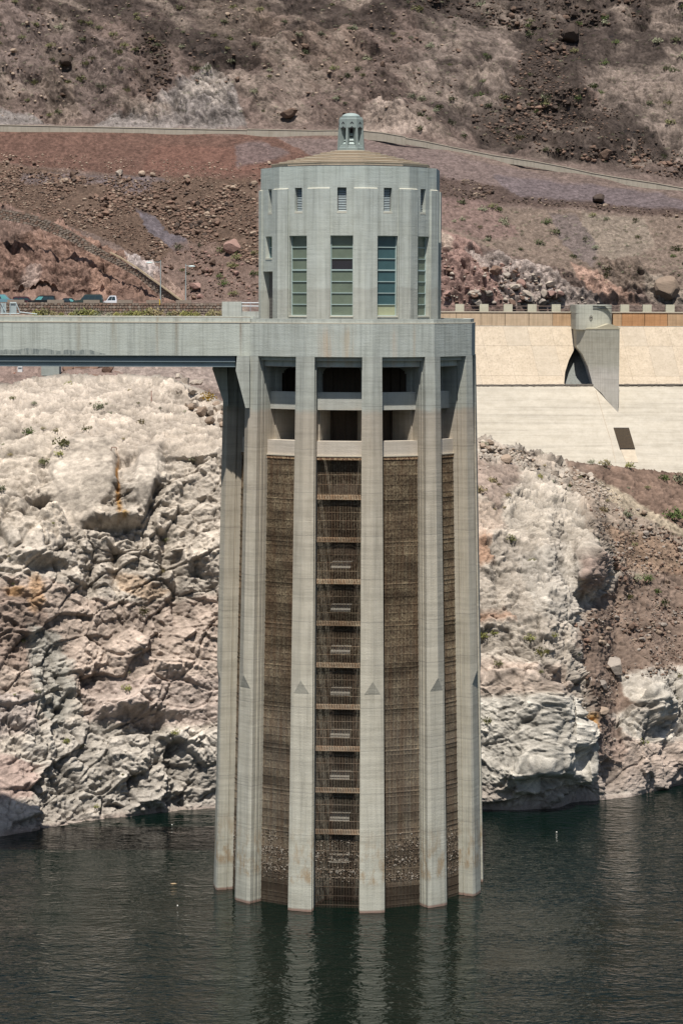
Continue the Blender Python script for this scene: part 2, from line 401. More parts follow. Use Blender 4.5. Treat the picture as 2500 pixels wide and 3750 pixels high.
    col = paint(col, [
      ([(-900,430),(-900,300),(0,400),(120,420),(200,460),(-900,462)], (.22,.20,.19), .8),
      ([(330,472),(420,400),(560,395),(640,345),(800,262),(850,330),(885,420),(900,475),(600,478)], (.27,.24,.225), .85),
      ([(640,400),(700,340),(800,265),(840,330),(800,420),(760,380)], (.42,.365,.325), .8),
      ([(130,310),(180,270),(260,310),(290,400),(270,450),(180,440)], (.29,.225,.185), .7),
      ([(1320,480),(1325,390),(1400,365),(1470,390),(1500,440),(1560,500),(1450,495)], (.42,.335,.285), .85),
      ([(1700,290),(1740,270),(1720,370),(1690,350)], (.33,.28,.24), .5),
      # red talus under the upper road
      ([(-900,478),(0,478),(900,492),(1330,500),(1400,560),(1300,640),(940,680),(400,640),(0,600),(-900,600)], (.128,.074,.058), .95),
      ([(560,530),(1000,540),(950,640),(520,630)], (.165,.088,.068), .6),
      ([(-900,600),(0,600),(300,640),(940,660),(940,1000),(700,1000),(560,960),(300,850),(0,760),(-900,760)], (.115,.078,.058), .9),
      ([(80,640),(250,640),(590,655),(620,668),(400,672),(200,668),(60,680)], (.15,.12,.118), .9),
      ([(340,660),(560,660),(540,700),(500,720),(450,720),(420,690)], (.15,.122,.125), .8),
      ([(490,770),(560,790),(620,850),(680,880),(690,920),(640,930),(590,890),(540,840)], (.125,.108,.118), .95),
      ([(860,530),(960,520),(1060,560),(960,600),(860,620)], (.15,.12,.118), .7),
      ([(1000,500),(1330,505),(1560,530),(1800,600),(2560,760),(3500,900),(3500,1000),(2520,790),(2100,740),(1650,740),(1570,640),(1200,600)], (.165,.125,.115), .95),
      ([(1800,640),(2400,700),(2520,740),(2520,775),(2200,745),(1900,740),(1850,700)], (.135,.11,.115), .8),
      ([(1590,640),(1660,650),(1860,690),(1900,720),(2100,730),(2520,770),(2500,800),(2100,760),(1700,740),(1590,730)], (.085,.06,.05), .85),
      ([(1590,740),(2560,800),(2560,1100),(2250,1060),(1900,940),(1700,880),(1590,830)], (.19,.146,.118), .9),
      ([(2130,780),(2350,800),(2400,900),(2250,960),(2120,900)], (.225,.185,.15), .8),
      ([(1590,720),(1800,740),(1900,860),(1760,880),(1590,820)], (.19,.13,.115), .8),
      ([(2010,780),(2110,790),(2190,920),(2170,980),(2060,900)], (.14,.115,.112), .7),
      # red cliffs behind the car park
      ([(-900,765),(0,778),(180,820),(420,930),(560,1010),(700,1110),(690,1160),(-900,1160)], (.225,.145,.115), .95),
      ([(100,1020),(160,1040),(140,1090),(60,1080)], (.42,.33,.29), .7),
      ([(-900,765),(0,790),(170,850),(60,900),(-900,880)], (.19,.135,.115), .7),
      ([(300,880),(420,930),(400,1100),(330,1100),(330,960)], (.33,.21,.16), .6),
      ([(440,950),(520,960),(600,1040),(560,1060),(470,1010)], (.46,.40,.38), .9),
      ([(560,1040),(640,1060),(690,1105),(600,1100)], (.40,.30,.25), .7),
      ([(640,900),(760,880),(940,960),(940,1110),(700,1110),(560,1000)], (.17,.12,.10), .8),
      # rock behind the spillway
      ([(1590,840),(1700,870),(1800,940),(1900,1120),(1590,1130)], (.28,.185,.16), .95),
      ([(1590,840),(1660,870),(1640,920),(1590,900)], (.42,.34,.28), .8),
      ([(1700,920),(1830,930),(1960,1000),(2100,1060),(2210,1110),(1850,1125),(1800,1040)], (.36,.30,.27), .9),
      ([(2080,955),(2170,990),(2260,1060),(2340,1110),(2200,1110),(2120,1030)], (.36,.24,.19), .9),
      ([(2350,1000),(2420,1000),(2500,1060),(2500,1120),(2360,1100)], (.33,.29,.24), .4),
      # ground seen under the bridge
      ([(-900,1170),(900,1170),(900,1420),(-900,1420)], (.28,.205,.175), .9),
      ([(380,1340),(850,1340),(850,1420),(560,1420)], (.33,.27,.235), .8),
      ([(-900,1110),(900,1115),(900,1170),(-900,1170)], (.27,.22,.18), .8),
    ], x, y, P, .22, 26)
    dk = np.clip((ridged(Q*np.array([.06,.06,.11]),4,66)-.66)*9,0,1)*np.clip((fbm(P*.05,3,67)-.38)*6,0,1)*up_*.9; col[:] = col*(1-dk[:,None])+np.array([.062,.048,.042])*dk[:,None]
    lt = np.clip((fbm(Q*np.array([.08,.08,.2]),4,68)-.56)*9,0,1)*up_*.7; col[:] = col*(1-lt[:,None])+np.array([.27,.215,.18])*lt[:,None]
    hi = 1-.10*up_; col *= ((.66+.60*n2)*hi)[:,None]
    # rocky grain: joints are darker, single stones differ
    tone = np.floor(facets(P*2.2, 15, 0)[0]*8)/8
    col *= (1+.6*tone+.35*np.floor(mid*6)/6*(up_+cliff))[:,None]
    col *= (1-.35*(up_+cliff).clip(0,1)*np.exp(-(e1/.07)**2))[:,None]
    return sh, np.clip(col, .02, .8)
FAR, fcol = far_sheet()
FAR.build('mountain_slope', M['far_rock'], fcol, kind='structure')

# ================================================================== GROUND: near shore cliff
def near_sheet():
    gx = np.concatenate([np.linspace(-800, -40, 50, endpoint=False), np.arange(-40, 2540, 3.4), np.linspace(2545, 3400, 50)])
    # rows: crest at parameter 0, water at 1, plus back and underwater
    nv = 500
    tv = np.concatenate([np.linspace(-.12, 0, 24, endpoint=False), np.linspace(0, 1, nv, endpoint=False), np.linspace(1, 1.08, 26)])
    T, X = np.meshgrid(tv, gx, indexing='ij'); x = X.ravel(); t = T.ravel()
    yw = np.interp(x, [-800,0,200,400,600,780,1300,1770,1900,2050,2100,2300,2400,2500,3400],
                      [3290,3068,3032,3000,2978,2962,2955,2964,2966,2955,2938,2918,2892,2868,2700])
    yc = np.interp(x, [-800,0,100,450,620,780,1000,1400,1740,1820,1960,2080,2220,2400,2500,3400],
                      [1450,1425,1395,1388,1400,1475,1530,1560,1600,1618,1648,1690,1700,1722,1728,1800])
    y = yc+(yw-yc)*t
    c = {
     -800: [(1395,285),(1500,272),(1650,264),(2000,256),(2500,250),(3080,240)],
        0: [(1395,288),(1500,275),(1650,266),(1800,261),(2000,256),(2500,250),(3080,242)],
      400: [(1388,290),(1470,277),(1600,268),(1750,262),(2000,259),(2500,255),(3000,249.5)],
      780: [(1475,282),(1550,272),(1650,266),(2000,261),(2500,257.5),(2962,254)],
     1250: [(1530,285),(1700,272),(2000,265),(2500,258),(2960,254)],
     1740: [(1600,300),(1800,277),(2000,268),(2250,262),(2500,258),(2962,254)],
     1990: [(1665,302),(1900,276),(2200,264),(2350,260),(2500,257),(2800,253.5),(2962,254)],
     2080: [(1690,305),(1900,280),(2200,267),(2350,263),(2500,259),(2800,256),(2962,255.5)],
     2150: [(1697,307),(1900,281),(2100,268.5),(2200,270.5),(2400,266),(2500,262),(2800,257),(2945,256)],
     2260: [(1704,310),(1900,292),(2100,281),(2200,280),(2450,271),(2700,264),(2920,259.5)],
     2350: [(1715,312),(1900,297),(2200,283),(2450,272),(2560,267),(2905,261.5)],
     2500: [(1728,316),(1900,302),(2200,288),(2450,276),(2560,272),(2868,265)],
     3400: [(1800,320),(2200,300),(2700,282)]}
    yy = np.clip(y, yc, yw)
    Y = interp_cols(c, x, yy)
    # snap the shoreline to the lake level
    tw = np.clip((t-.86)/.14, 0, 1); v = (1875-yw)/FOC
    Yw = (ZW-HC)/((-SP+v*CP)/(CP+v*SP)); Y = Y*(1-tw)+ (Yw-(yw-yy)*0)*tw*1.0 if False else Y + tw*tw*(Yw-np.interp(0,[0],[0])-interp_cols(c, x, yw))
    P = at_np(x, yy, Y)
    bk = t < 0
    right = np.clip((x-1000)/300, 0, 1)
    P[bk,1] += (-t[bk])/.12*(60-0*right[bk]); P[bk,2] -= (-t[bk])/.12*(2+ right[bk]*38)
    uw = t > 1
    P[uw,1] -= (t[uw]-1)/.08*5; P[uw,2] -= (t[uw]-1)/.08*6
    P = P.reshape(len(tv), len(gx), 3)
    sh = Sheet(gx, tv, P.reshape(-1,3)); P = P.reshape(-1,3)
    sh.yc, sh.yw = yc, yw
    wx = x+(fbm(P*.25,3,5)-.5)*60; wy = y+(fbm(P*.25,3,6)-.5)*60
    scree = inside([(2075,1690),(2150,1850),(2205,1990),(2262,2110),(2200,2190),(2110,2290),(2090,2360),(2130,2420),(2175,2620),(2180,2760),(2280,2790),(2260,2640),(2350,2560),(2420,2490),(3400,2440),(3400,1600),(2075,1650)], wx, wy).astype(float)
    topdirt = inside([(1720,1700),(1900,1700),(1900,1760),(1840,1850),(1720,1800)], wx, wy).astype(float)
    topdirt = np.maximum(topdirt, inside([(1740,1600),(2080,1690),(2080,1720),(1740,1650)], x, y).astype(float)*.6)
    soft = np.maximum(scree, topdirt)
    topL = np.clip((1680-y)/120, 0, 1)*(x < 1000)          # rounded pale cap on the left
    ang = math.radians(28); c_, s_ = math.cos(ang), math.sin(ang)
    Q = P@np.array([[c_,0,s_],[0,1,0],[-s_,0,c_]]).T
    Q2 = P@np.array([[.94,0,-.34],[0,1,0],[.34,0,.94]]).T
    wq = (np.stack([fbm(P*.15,3,70+i) for i in range(3)],1)-.5)*4
    big, e0 = facets((Q2+wq)*np.array([.12,.15,.075])+5, 21, 1.2)
    mid, e1 = facets((Q+wq)*np.array([.19,.3,.36]), 22, 1.4)
    sm, e2 = facets((Q2+wq*.5)*np.array([.60,.8,.95]), 23, 1.4)
    ti, e3 = facets(Q*np.array([1.5,2,2.6]), 24, 1.5)
    ri = ridged(Q*np.array([.12,.1,.2]), 5, 25)
    und = fbm(P*.08, 4, 28)
    fi, e4 = facets(Q2*np.array([3.6,3.6,5.2]), 27, 1.3, .2)
    crk = .55*np.exp(-(e1/.05)**2) + .26*np.exp(-(e2/.08)**2)*(vnoise(P*.4,33) > .4) + .10*np.exp(-(e3/.12)**2)
    brd = np.clip((fbm(P*.11, 3, 37)-.42)*5, 0, 1); crk *= (1-.45*brd)*.75
    face = 1.15*big + .85*mid*(1-.3*brd) + .42*sm*(1-.65*brd) + .18*ti*(1-.7*brd) + .05*fi + 1.4*(und-.5) - crk
    cap = .9*(und-.5)*2 + .30*mid + .20*sm + .15*ti + .07*fi - .5*crk
    scr = .6*(und-.5)*3 + .12*sm + .14*ti
    slab = inside([(190,1650),(290,1590),(420,1600),(420,1760),(340,1920),(250,1950),(200,1850)], wx, wy).astype(float)
    slab = np.maximum(slab, inside([(510,1640),(590,1620),(580,1750),(540,1880),(480,1830)], x, y).astype(float))
    sb = slab.reshape(len(tv), len(gx), 1); slab = sh.blur(sb, 10).ravel()
    round_ = inside([(1740,2480),(1900,2470),(2060,2520),(2110,2620),(2170,2750),(2160,2860),(1900,2920),(1740,2940)], x, y).astype(float)
    round_ = sh.blur(round_.reshape(len(tv), len(gx), 1), 12).ravel()
    d = face*(1-topL)*(1-soft) + cap*topL*(1-soft) + scr*soft
    d = d*(1-slab) + slab*(.5*(und-.5)*2+.04*ti+.3)
    d = d*(1-.85*round_) + round_*(.4*(ri-.5)+1.7+.45*mid+.14*sm+.10*ti+.05*fi-.5*crk)
    # hollow under the rounded rock, and the overhang of the promontory on the right
    def blob(cx, cy, rx, ry, a): return a*np.exp(-(((x-cx)/rx)**2+((y-cy)/ry)**2))
    d += blob(2020,2860,110,28,-3.2)+blob(2110,2790,40,40,-2.6)+blob(1900,2905,70,22,-1.8)+blob(2185,2050,70,60,.7)+blob(2140,2190,60,40,-1.9)
    d += blob(1830,2120,25,70,-1.6)+blob(1950,2090,30,60,1.2)+blob(2060,2200,40,60,1.2)
    d += blob(420,2060,25,110,-2.0)+blob(330,2120,25,70,-1.6)+blob(620,2000,20,110,-1.4)+blob(660,2150,18,120,-1.6)
    d += blob(560,2640,140,28,-1.0)+blob(520,2590,140,26,.8)+blob(420,1925,90,16,-1.6)+blob(440,1890,80,16,1.2)+blob(160,2090,120,20,-.9)+blob(150,2050,110,20,.7)+blob(90,2380,90,50,-.8)
    d *= np.clip((1.0-t)/.02+.25, 0, 1)*(1-.0*t)
    d[t < 0] *= np.clip(1+t[t<0]/.1, 0, 1)
    prom = np.clip((x-1500)/200, 0, 1)*np.clip((2450-y)/200, 0, 1)*(1-soft); d *= 1-.48*prom
    d *= 1-.75*np.clip((150-x)/120,0,1)*np.clip((y-2700)/120,0,1)
    d += prom*(.12*ti+.06*fi+.10*sm-.12*crk)
    sh.displace(d)
    # ---- colours
    n = fbm(P*.3, 5, 81); n2 = fbm(P*1.2, 4, 91)
    h = (P[:,2]-ZW)
    col = np.repeat(np.array([[.42,.37,.315]]), len(x), 0)*(.78+.44*n)[:,None]
    col = paint(col, [
      ([(-800,1380),(860,1380),(860,1620),(700,1650),(450,1700),(250,1700),(60,1800),(-800,1900)], (.42,.36,.30), .95),
      ([(0,1560),(420,1600),(420,1900),(200,1980),(-200,2000)], (.41,.355,.295), .8),
      ([(480,1700),(820,1650),(820,2100),(500,2100)], (.43,.375,.315), .8),
      ([(-800,2130),(150,2130),(330,2200),(860,2180),(860,2480),(300,2560),(-800,2500)], (.375,.295,.245), .8),
      ([(-800,2150),(120,2170),(190,2300),(100,2440),(-800,2420)], (.22,.165,.135), .8),
      ([(100,2290),(230,2330),(260,2560),(230,2700),(120,2560)], (.31,.295,.26), .85),
      ([(280,2500),(860,2480),(860,2650),(300,2660)], (.38,.305,.265), .8),
      ([(-800,2560),(120,2540),(140,2680),(-800,2780)], (.33,.27,.25), .6),
      ([(120,2650),(800,2680),(800,2960),(300,2960),(60,2940)], (.40,.365,.32), .7),
      ([(-800,2760),(60,2750),(160,2800),(120,2930),(-800,2960)], (.37,.26,.225), .7),
      ([(420,2080),(520,2100),(640,2160),(560,2190),(440,2150)], (.46,.34,.24), .8),
      ([(90,2130),(130,2110),(150,2230),(100,2260)], (.42,.27,.16), .8),
      # right promontory
      ([(1600,1600),(2080,1690),(2200,2000),(2240,2120),(2080,2300),(2180,2620),(2180,2900),(1600,2960)], (.355,.31,.26), .95),
      ([(1740,1800),(1990,1780),(2150,1900),(2180,2000),(1960,1960),(1860,1900),(1740,1880)], (.385,.34,.285), .8),
      ([(1720,1830),(1830,1830),(1860,1900),(1780,1960),(1720,1930)], (.37,.28,.22), .6),
      ([(1720,1950),(1790,1940),(1820,2040),(1720,2080)], (.33,.19,.12), .75),
      ([(1730,2240),(1860,2240),(1880,2270),(1760,2280)], (.33,.18,.11), .6),
      ([(1900,2020),(2080,1990),(2160,2150),(2080,2280),(1950,2250)], (.38,.345,.30), .7),
      ([(1730,2420),(2080,2440),(2120,2540),(1730,2560)], (.36,.285,.235), .7),
      ([(1730,2560),(2130,2560),(2175,2740),(2180,2880),(1900,2880),(1730,2900)], (.435,.405,.355), .9),
      ([(1730,2880),(2100,2870),(2230,2830),(2230,2960),(1730,2960)], (.37,.32,.275), .7),
      ([(1720,1690),(1900,1700),(1900,1760),(1840,1850),(1720,1800)], (.26,.20,.165), .9),
      ([(1740,1600),(2060,1680),(2030,1720),(1860,1670),(1740,1650)], (.33,.275,.225), .8),
      # scree and brown slope
      ([(2060,1680),(2150,1850),(2205,1990),(2262,2110),(2200,2190),(2110,2290),(2090,2360),(2130,2420),(2175,2620),(2180,2780),(2290,2790),(2260,2640),(2350,2560),(2420,2490),(3400,2440),(3400,1600)], (.165,.118,.092), .95),
      ([(2140,1700),(3400,1700),(3400,1990),(2480,1930),(2330,1840),(2200,1760)], (.155,.105,.08), .9),
      ([(2080,1720),(2200,1760),(2330,1850),(2480,1960),(2560,2050),(2300,2120),(2180,2000),(2120,1850)], (.27,.22,.175), .75),
      ([(2200,1740),(2290,1800),(2540,1950),(2530,1975),(2280,1850),(2180,1760)], (.33,.275,.205), .9),
      ([(2200,1900),(2540,2000),(3400,2050),(3400,2200),(2300,2080)], (.25,.16,.105), .6),
      ([(2120,2050),(2210,2030),(2220,2130),(2140,2190)], (.27,.18,.15), .6),
      ([(2270,2480),(2420,2460),(3400,2400),(3400,2640),(2420,2620),(2300,2560)], (.365,.335,.29), .85),
      ([(2210,2620),(2420,2600),(2540,2660),(2540,2760),(2380,2740),(2280,2700)], (.42,.385,.335), .75),
      ([(2230,2700),(3400,2720),(3400,2860),(2200,2900)], (.34,.265,.22), .75),
      ([(2160,2640),(2230,2620),(2300,2760),(2250,2800),(2180,2800)], (.24,.18,.15), .7),
    ], x, y, P, .28, 46)
    # strata of old lake levels
    lv = fbm(np.stack([P[:,0]*.02, P[:,1]*.02, P[:,2]*.9], 1), 4, 95)
    col *= (1+.35*(lv-.5))[:,None]*(.76+.48*n2)[:,None]
    col *= (1+.24*(np.floor(sm*6)/6)+.22*(np.floor(ti*5)/5)+.22*(np.floor(mid*5)/5))[:,None]*(1-.38*np.clip(crk*1.6,0,1)*(1-.6*soft))[:,None]
    # single rusty streaks
    def strk(cx, cy, rx, ry, c, k):
        f = k*np.exp(-(((x+(n2-.5)*26-cx)/rx)**2+((y-cy)/ry)**4))*(.5+n2); f = np.clip(f, 0, 1)[:,None]
        col[:] = col*(1-f)+np.array(c)*f
    strk(432, 1745, 5, 75, (.26,.13,.04), 1.2); strk(436, 1850, 8, 50, (.30,.17,.06), 1.0); strk(455,1885,9,18,(.36,.22,.07),.8)
    strk(2168, 2640, 12, 30, (.5,.27,.08), 1.1); strk(60,2180,30,16,(.4,.24,.12),.8)
    # wet rim at the lake
    wt = np.clip(1-(h/.55), 0, 1)[:,None]; col = col*(1-wt*.65)+np.array([.22,.14,.11])*wt*.55
    wt = (np.clip(1-(h/2.6), 0, 1)*(.6+.5*n2))[:,None]; col = col*(1-wt*.30)+np.array([.55,.50,.46])*wt*.22
    return sh, np.clip(col, .02, .8)
NEAR, ncol = near_sheet()
NEAR.build('shore_cliff', M['near_rock'], ncol, kind='structure')
def near_pick(x, y):
    j = int(np.clip(np.searchsorted(NEAR.gx, x), 0, NEAR.nx-1)); best = None
    # search the column for the vertex that projects nearest to y
    colP = NEAR.P[24:-26, j]; dep = colP[:,1]*CP-(colP[:,2]-HC)*SP; upv = (colP[:,2]-HC)*CP+colP[:,1]*SP
    py = 1875-upv/dep*FOC; i = int(np.argmin(np.abs(py-y)))+24
    return NEAR.P[i, j], NEAR.SN[i, j]
def far_pick(x, y):
    j = int(np.clip(np.searchsorted(FAR.gx, x), 0, FAR.nx-1))
    colP = FAR.P[:, j]; dep = colP[:,1]*CP-(colP[:,2]-HC)*SP; upv = (colP[:,2]-HC)*CP+colP[:,1]*SP
    py = 1875-upv/dep*FOC; i = int(np.argmin(np.abs(py-y)))
    return FAR.P[i, j], FAR.SN[i, j]

# ================================================================== WATER
def water_mat():
    n = NT('dark_green_lake_water', .03, .5)
    n.b.inputs['IOR'].default_value = 1.33; n.b.inputs['Specular IOR Level'].default_value = .25; n.b.inputs['Specular Tint'].default_value = (.80, 1.0, .96, 1)
    w1 = n.noise((.45,.55,1), 1.0, 2, .5, .8); w2 = n.noise((1.1,1.9,1), 1.0, 2, .5, .8); w3 = n.noise((.03,.06,1), 1, 4)
    h = n.math('ADD', n.math('MULTIPLY', w1, 1.5), n.math('MULTIPLY', w2, 1.05))
    h = n.math('MULTIPLY', h, n.mapr(w3, .38, .62, .4, 1.45))
    n.bump(h, 1.0, .10)
    c = n.mix(n.noise(sc=.05, detail=3), (.001,.005,.0035), (.002,.008,.006))
    return n.color(c)
M['water'] = water_mat()
wb = MB(); wb.add([(-500,-60,ZW),(500,-60,ZW),(500,420,ZW),(-500,420,ZW)], [(0,1,2,3)])
wb.build('lake_water', M['water'], kind='structure')
lb = MB(); lb.add([(-900,-200,-75),(900,-200,-75),(900,1000,-75),(-900,1000,-75)], [(0,1,2,3)])
lb.build('lake_bed', flat('lake_bed_silt', (.1,.09,.07)), kind='structure')

# ================================================================== INTAKE TOWER
tower = thing('intake_tower', 'tall pale twelve-sided concrete tower with stepped roof and brown trash racks in the lake', 'tower')
def rt(a, r, t, z): return (XC + r*math.sin(a)+t*math.cos(a), DC - r*math.cos(a)+t*math.sin(a), z)
AZ = [R_(TH0+30*k) for k in range(12)]
def poly12(R, z): return [rt(a, R, 0, z) for a in AZ]
ZF = zat(1308, 212.2)            # underside of the fascia
T15 = math.tan(R_(15))
def Rz(z): return 10.2 + (ZF-z)/(ZF-ZW)*1.0
zA, zB = zat(2496, 211.5), zat(2546, 211.5)
S15 = math.sin(R_(15)); C15 = math.cos(R_(15)); NOSE = .345
def wf(z): return .80+(Rz(z)-10.2)*.23          # facet width from the ridge
def pier_mesh():
    m = MB()
    def side(z):
        """right flank outline, outer corner first: square to the bay, one step, one gate groove"""
        R = Rz(z); w = wf(z); P = []
        def q(d, e): return ((w+e)*C15-d*S15, R-(w+e)*S15-d*C15)
        return [q(0,0), q(.5,0), q(.5,.07), q(.78,.07), q(.78,-.06), q(.92,-.06), q(.92,.07), q(2.3,.07)]
    def ring(z, mid):
        Sd = side(z); return [(-t,-r,z) for t,r in Sd[::-1]] + [(t,-r,z) for t,r in mid] + [(t,-r,z) for t,r in Sd]
    def apex(z):                                      # the ridge stands a little proud of the facets
        c = side(z)[0]; return c[1]+c[0]*NOSE
    tb = .66
    def cut(z): c = side(z)[0]; return c[1]+(c[0]-tb)*NOSE
    up = lambda z: ring(z, [(0, apex(z))])
    lo = lambda z: ring(z, [(-tb, cut(z)), (tb, cut(z))])
    m.loft([up(ZF+.02), up(zA)], cap=False)
    m.loft([lo(z) for z in (zB,-36,-42,-60)], cap=False)
    a = up(zA); b = lo(zB); n0 = len(m.v); m.v += a+b; o = n0+len(a); f = []
    for i in range(7): f.append((n0+i,n0+i+1,o+i+1,o+i))
    for i in range(7): f.append((n0+9+i,n0+10+i,o+11+i,o+10+i))
    f += [(n0+7,n0+8,o+8,o+7),(n0+8,n0+9,o+10,o+9),(n0+8,o+9,o+8),(n0,n0+16,o+17,o)]
    m.f += f
    gz0, gz1 = zat(1502, 213), zat(1352, 213)
    def fin(r0, r1, z0, z1, r0t=None):
        m.prism([(-.42,-r0,z0),(.42,-r0,z0),(.42,-r1,z0),(-.42,-r1,z0)],
                [(-.42,-(r0t or r0),z1),(.42,-(r0t or r0),z1),(.42,-r1,z1),(-.42,-r1,z1)])
    fin(Rz(-50)-2.35, 5.2, -60, gz0, Rz(gz0)-2.35)
    fin(Rz(-5)-2.35, 7.35, gz0, ZF-.01)
    fin(7.35, 5.2, gz1, ZF-.01)
    for k in range(5):
        q0 = 7.35-2.0*(k/10.); q1 = 7.35-2.0*((k+1)/10.)
        hgt = .75*(1-math.sin(math.acos(max(-1, min(1, 1-(k+.5)/5.)))))
        m.prism([(-.41,-q0,gz1-hgt),(.41,-q0,gz1-hgt),(.41,-q1,gz1-hgt),(-.41,-q1,gz1-hgt)],
                [(-.41,-q0,gz1+.01),(.41,-q0,gz1+.01),(.41,-q1,gz1+.01),(-.41,-q1,gz1+.01)])
    return m.mesh('pier', M['pier'])
from mathutils import Matrix
pm = pier_mesh()
for a in AZ:
    inst('pier', pm, tower, Matrix.Translation((XC, DC, 0)) @ Matrix.Rotation(a, 4, 'Z'))
# inner drum
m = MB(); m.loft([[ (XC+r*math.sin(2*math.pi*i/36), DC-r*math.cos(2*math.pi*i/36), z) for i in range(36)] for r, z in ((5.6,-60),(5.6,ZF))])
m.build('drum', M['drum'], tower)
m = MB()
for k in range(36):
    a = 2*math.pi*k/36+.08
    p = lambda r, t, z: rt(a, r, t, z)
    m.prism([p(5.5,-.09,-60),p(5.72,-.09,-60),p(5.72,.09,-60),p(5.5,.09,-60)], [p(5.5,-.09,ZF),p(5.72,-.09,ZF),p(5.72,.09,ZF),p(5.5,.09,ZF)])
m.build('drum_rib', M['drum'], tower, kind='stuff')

def ringwall(name, r0, r1, z0, z1, mat, parent=tower, taper=0, **kw):
    m = MB()
    for k in range(12):
        a, b = AZ[k], AZ[(k+1)%12]
        m.add([rt(a,r1-taper,0,z1),rt(b,r1-taper,0,z1),rt(b,r1,0,z0),rt(a,r1,0,z0),rt(a,r0,0,z1),rt(b,r0,0,z1),rt(b,r0,0,z0),rt(a,r0,0,z0)],
              [(0,1,2,3),(4,7,6,5),(0,4,5,1),(3,2,6,7)])
    return m.build(name, mat, parent, **kw)
# deck fascia in two tiers, floor slab
ZS = zat(1186, 212.3)
for k in range(12):
    a, b = AZ[k], AZ[(k+1)%12]; m = MB()
    def quad(r0, r1, z0, z1):
        m.prism([rt(a,r0,0,z0),rt(a,r1,0,z0),rt(b,r1,0,z0),rt(b,r0,0,z0)], [rt(a,r0,0,z1),rt(a,r1,0,z1),rt(b,r1,0,z1),rt(b,r0,0,z1)])
    quad(9.3, 10.2, ZF, ZS)
    m.build('fascia_panel', M['deck'], tower)
    m = MB(); quad(9.35, 10.09, ZS+.06, 0.0); m.build('parapet', M['deck'], tower)
    m = MB(); quad(9.32, 10.21, ZS, ZS+.06); m.build('ledge', M['bright'], tower)
m = MB(); m.prism(poly12(9.34, ZF+.4), poly12(9.34, -1.15)); m.build('deck_floor', M['deck'], tower)
# lintel mouldings, gallery parapet, ring beam, racks, one set per bay
zl = [ZF, zat(1322,213), zat(1343,213.3)]
zg1, zg0 = zat(1437,213.8), zat(1502,213.8)
zb1, zb0 = zat(1616,213.8), zat(1668,213.8)
zr = zat(1684,213.8)
def bay_axes(k):
    b = AZ[k]+R_(15)
    def q(n, t, z): return (XC+n*math.sin(b)+t*math.cos(b), DC-n*math.cos(b)+t*math.sin(b), z)
    return q
def half(n, z, w):                     # clear half width of a bay between two piers, w = extra inset
    return Rz(z)*S15 - wf(z) - w
M['rack'] = None
def rack_mat(name, a, b, c):
    n = NT(name, .9, .1); z = n.axis(2)
    f = n.noise((.5,.5,1.1), 1, 6, .7); g = n.noise(sc=7, detail=3, rough=.7)
    col = n.mix(n.ramp(f, [(.36,0.0),(.62,1.0)]), a, b)
    col = n.mix(n.ramp(g, [(.38,1.0),(.6,0.0)]), col, c)
    low = n.mapr(z, -24, -34)            # greyer deposits lower down
    col = n.mix(n.math('MULTIPLY', low, .4), col, (.20,.185,.16))
    st = n.ramp(n.noise((2.6,2.6,.16), 1, 5, .7), [(.40,0.0),(.62,1.0)])
    col = n.mix(n.math('MULTIPLY', st, .55), col, tuple(v*q for v, q in zip(c, (1.5,1.15,.9))))
    bd = n.ramp(n.noise((.12,.12,.55), 1, 4, .65), [(.38,.55),(.5,1.0),(.65,1.3)]); col = n.mix(1, col, bd, 'MULTIPLY')
    wet = n.mapr(z, ZW+2.0, ZW+1.5); col = n.mix(n.math('MULTIPLY', wet, .7), col, tuple(v*.5 for v in c))
    return n.color(col)
M['rack_clean'] = rack_mat('dusty_rack_steel', (.31,.26,.18), (.22,.17,.115), (.08,.055,.04))
M['rack_foul'] = rack_mat('crusted_rack_steel', (.37,.30,.195), (.19,.145,.095), (.075,.055,.04))
M['beam_rust'] = rack_mat('rusty_cross_beam', (.37,.31,.22), (.28,.215,.15), (.15,.105,.07))
M['drumblock'] = flat('grey_drum_block', (.33,.31,.27), .9, .1)
M['growth'] = rack_mat('growth_with_gap_shade', (.03,.02,.014), (.022,.016,.011), (.012,.009,.007))  # growth made near black so the gaps between bars look shaded
n_ = NT('mussel_shell_crust', .9, .1); vv = n_.vor(sc=6.5, out='Color'); bw = n_.t.nodes.new('ShaderNodeRGBToBW'); n_.link(vv, bw.inputs[0])
M['crust'] = n_.color(n_.mix(n_.noise(sc=2.2, detail=5), n_.ramp(bw.outputs[0], [(.3,(.04,.032,.026)),(.55,(.13,.095,.07)),(.78,(.30,.27,.225))]), n_.ramp(bw.outputs[0], [(.3,(.05,.04,.03)),(.6,(.17,.125,.085)),(.88,(.42,.38,.33))])))
n_.bump(vv, .6, .08)
n_ = NT('orange_brown_ledge_crust', .95, .1)
M['ledge_crust'] = n_.color(n_.mix(n_.ramp(n_.noise(sc=8, detail=5, rough=.7), [(.42,0.0),(.55,1.0)]), (.40,.29,.17), (.13,.065,.045)))
zseg = [zr] + [zat(y, 213.0) for y in (1832,1988,2141,2294,2447,2599,2752,2904,3056,3140,3232,3300)] + [-50]
shellm = {}
vis = [7,8,9,10,11,0,1,2]              # bays with at least a sliver in view
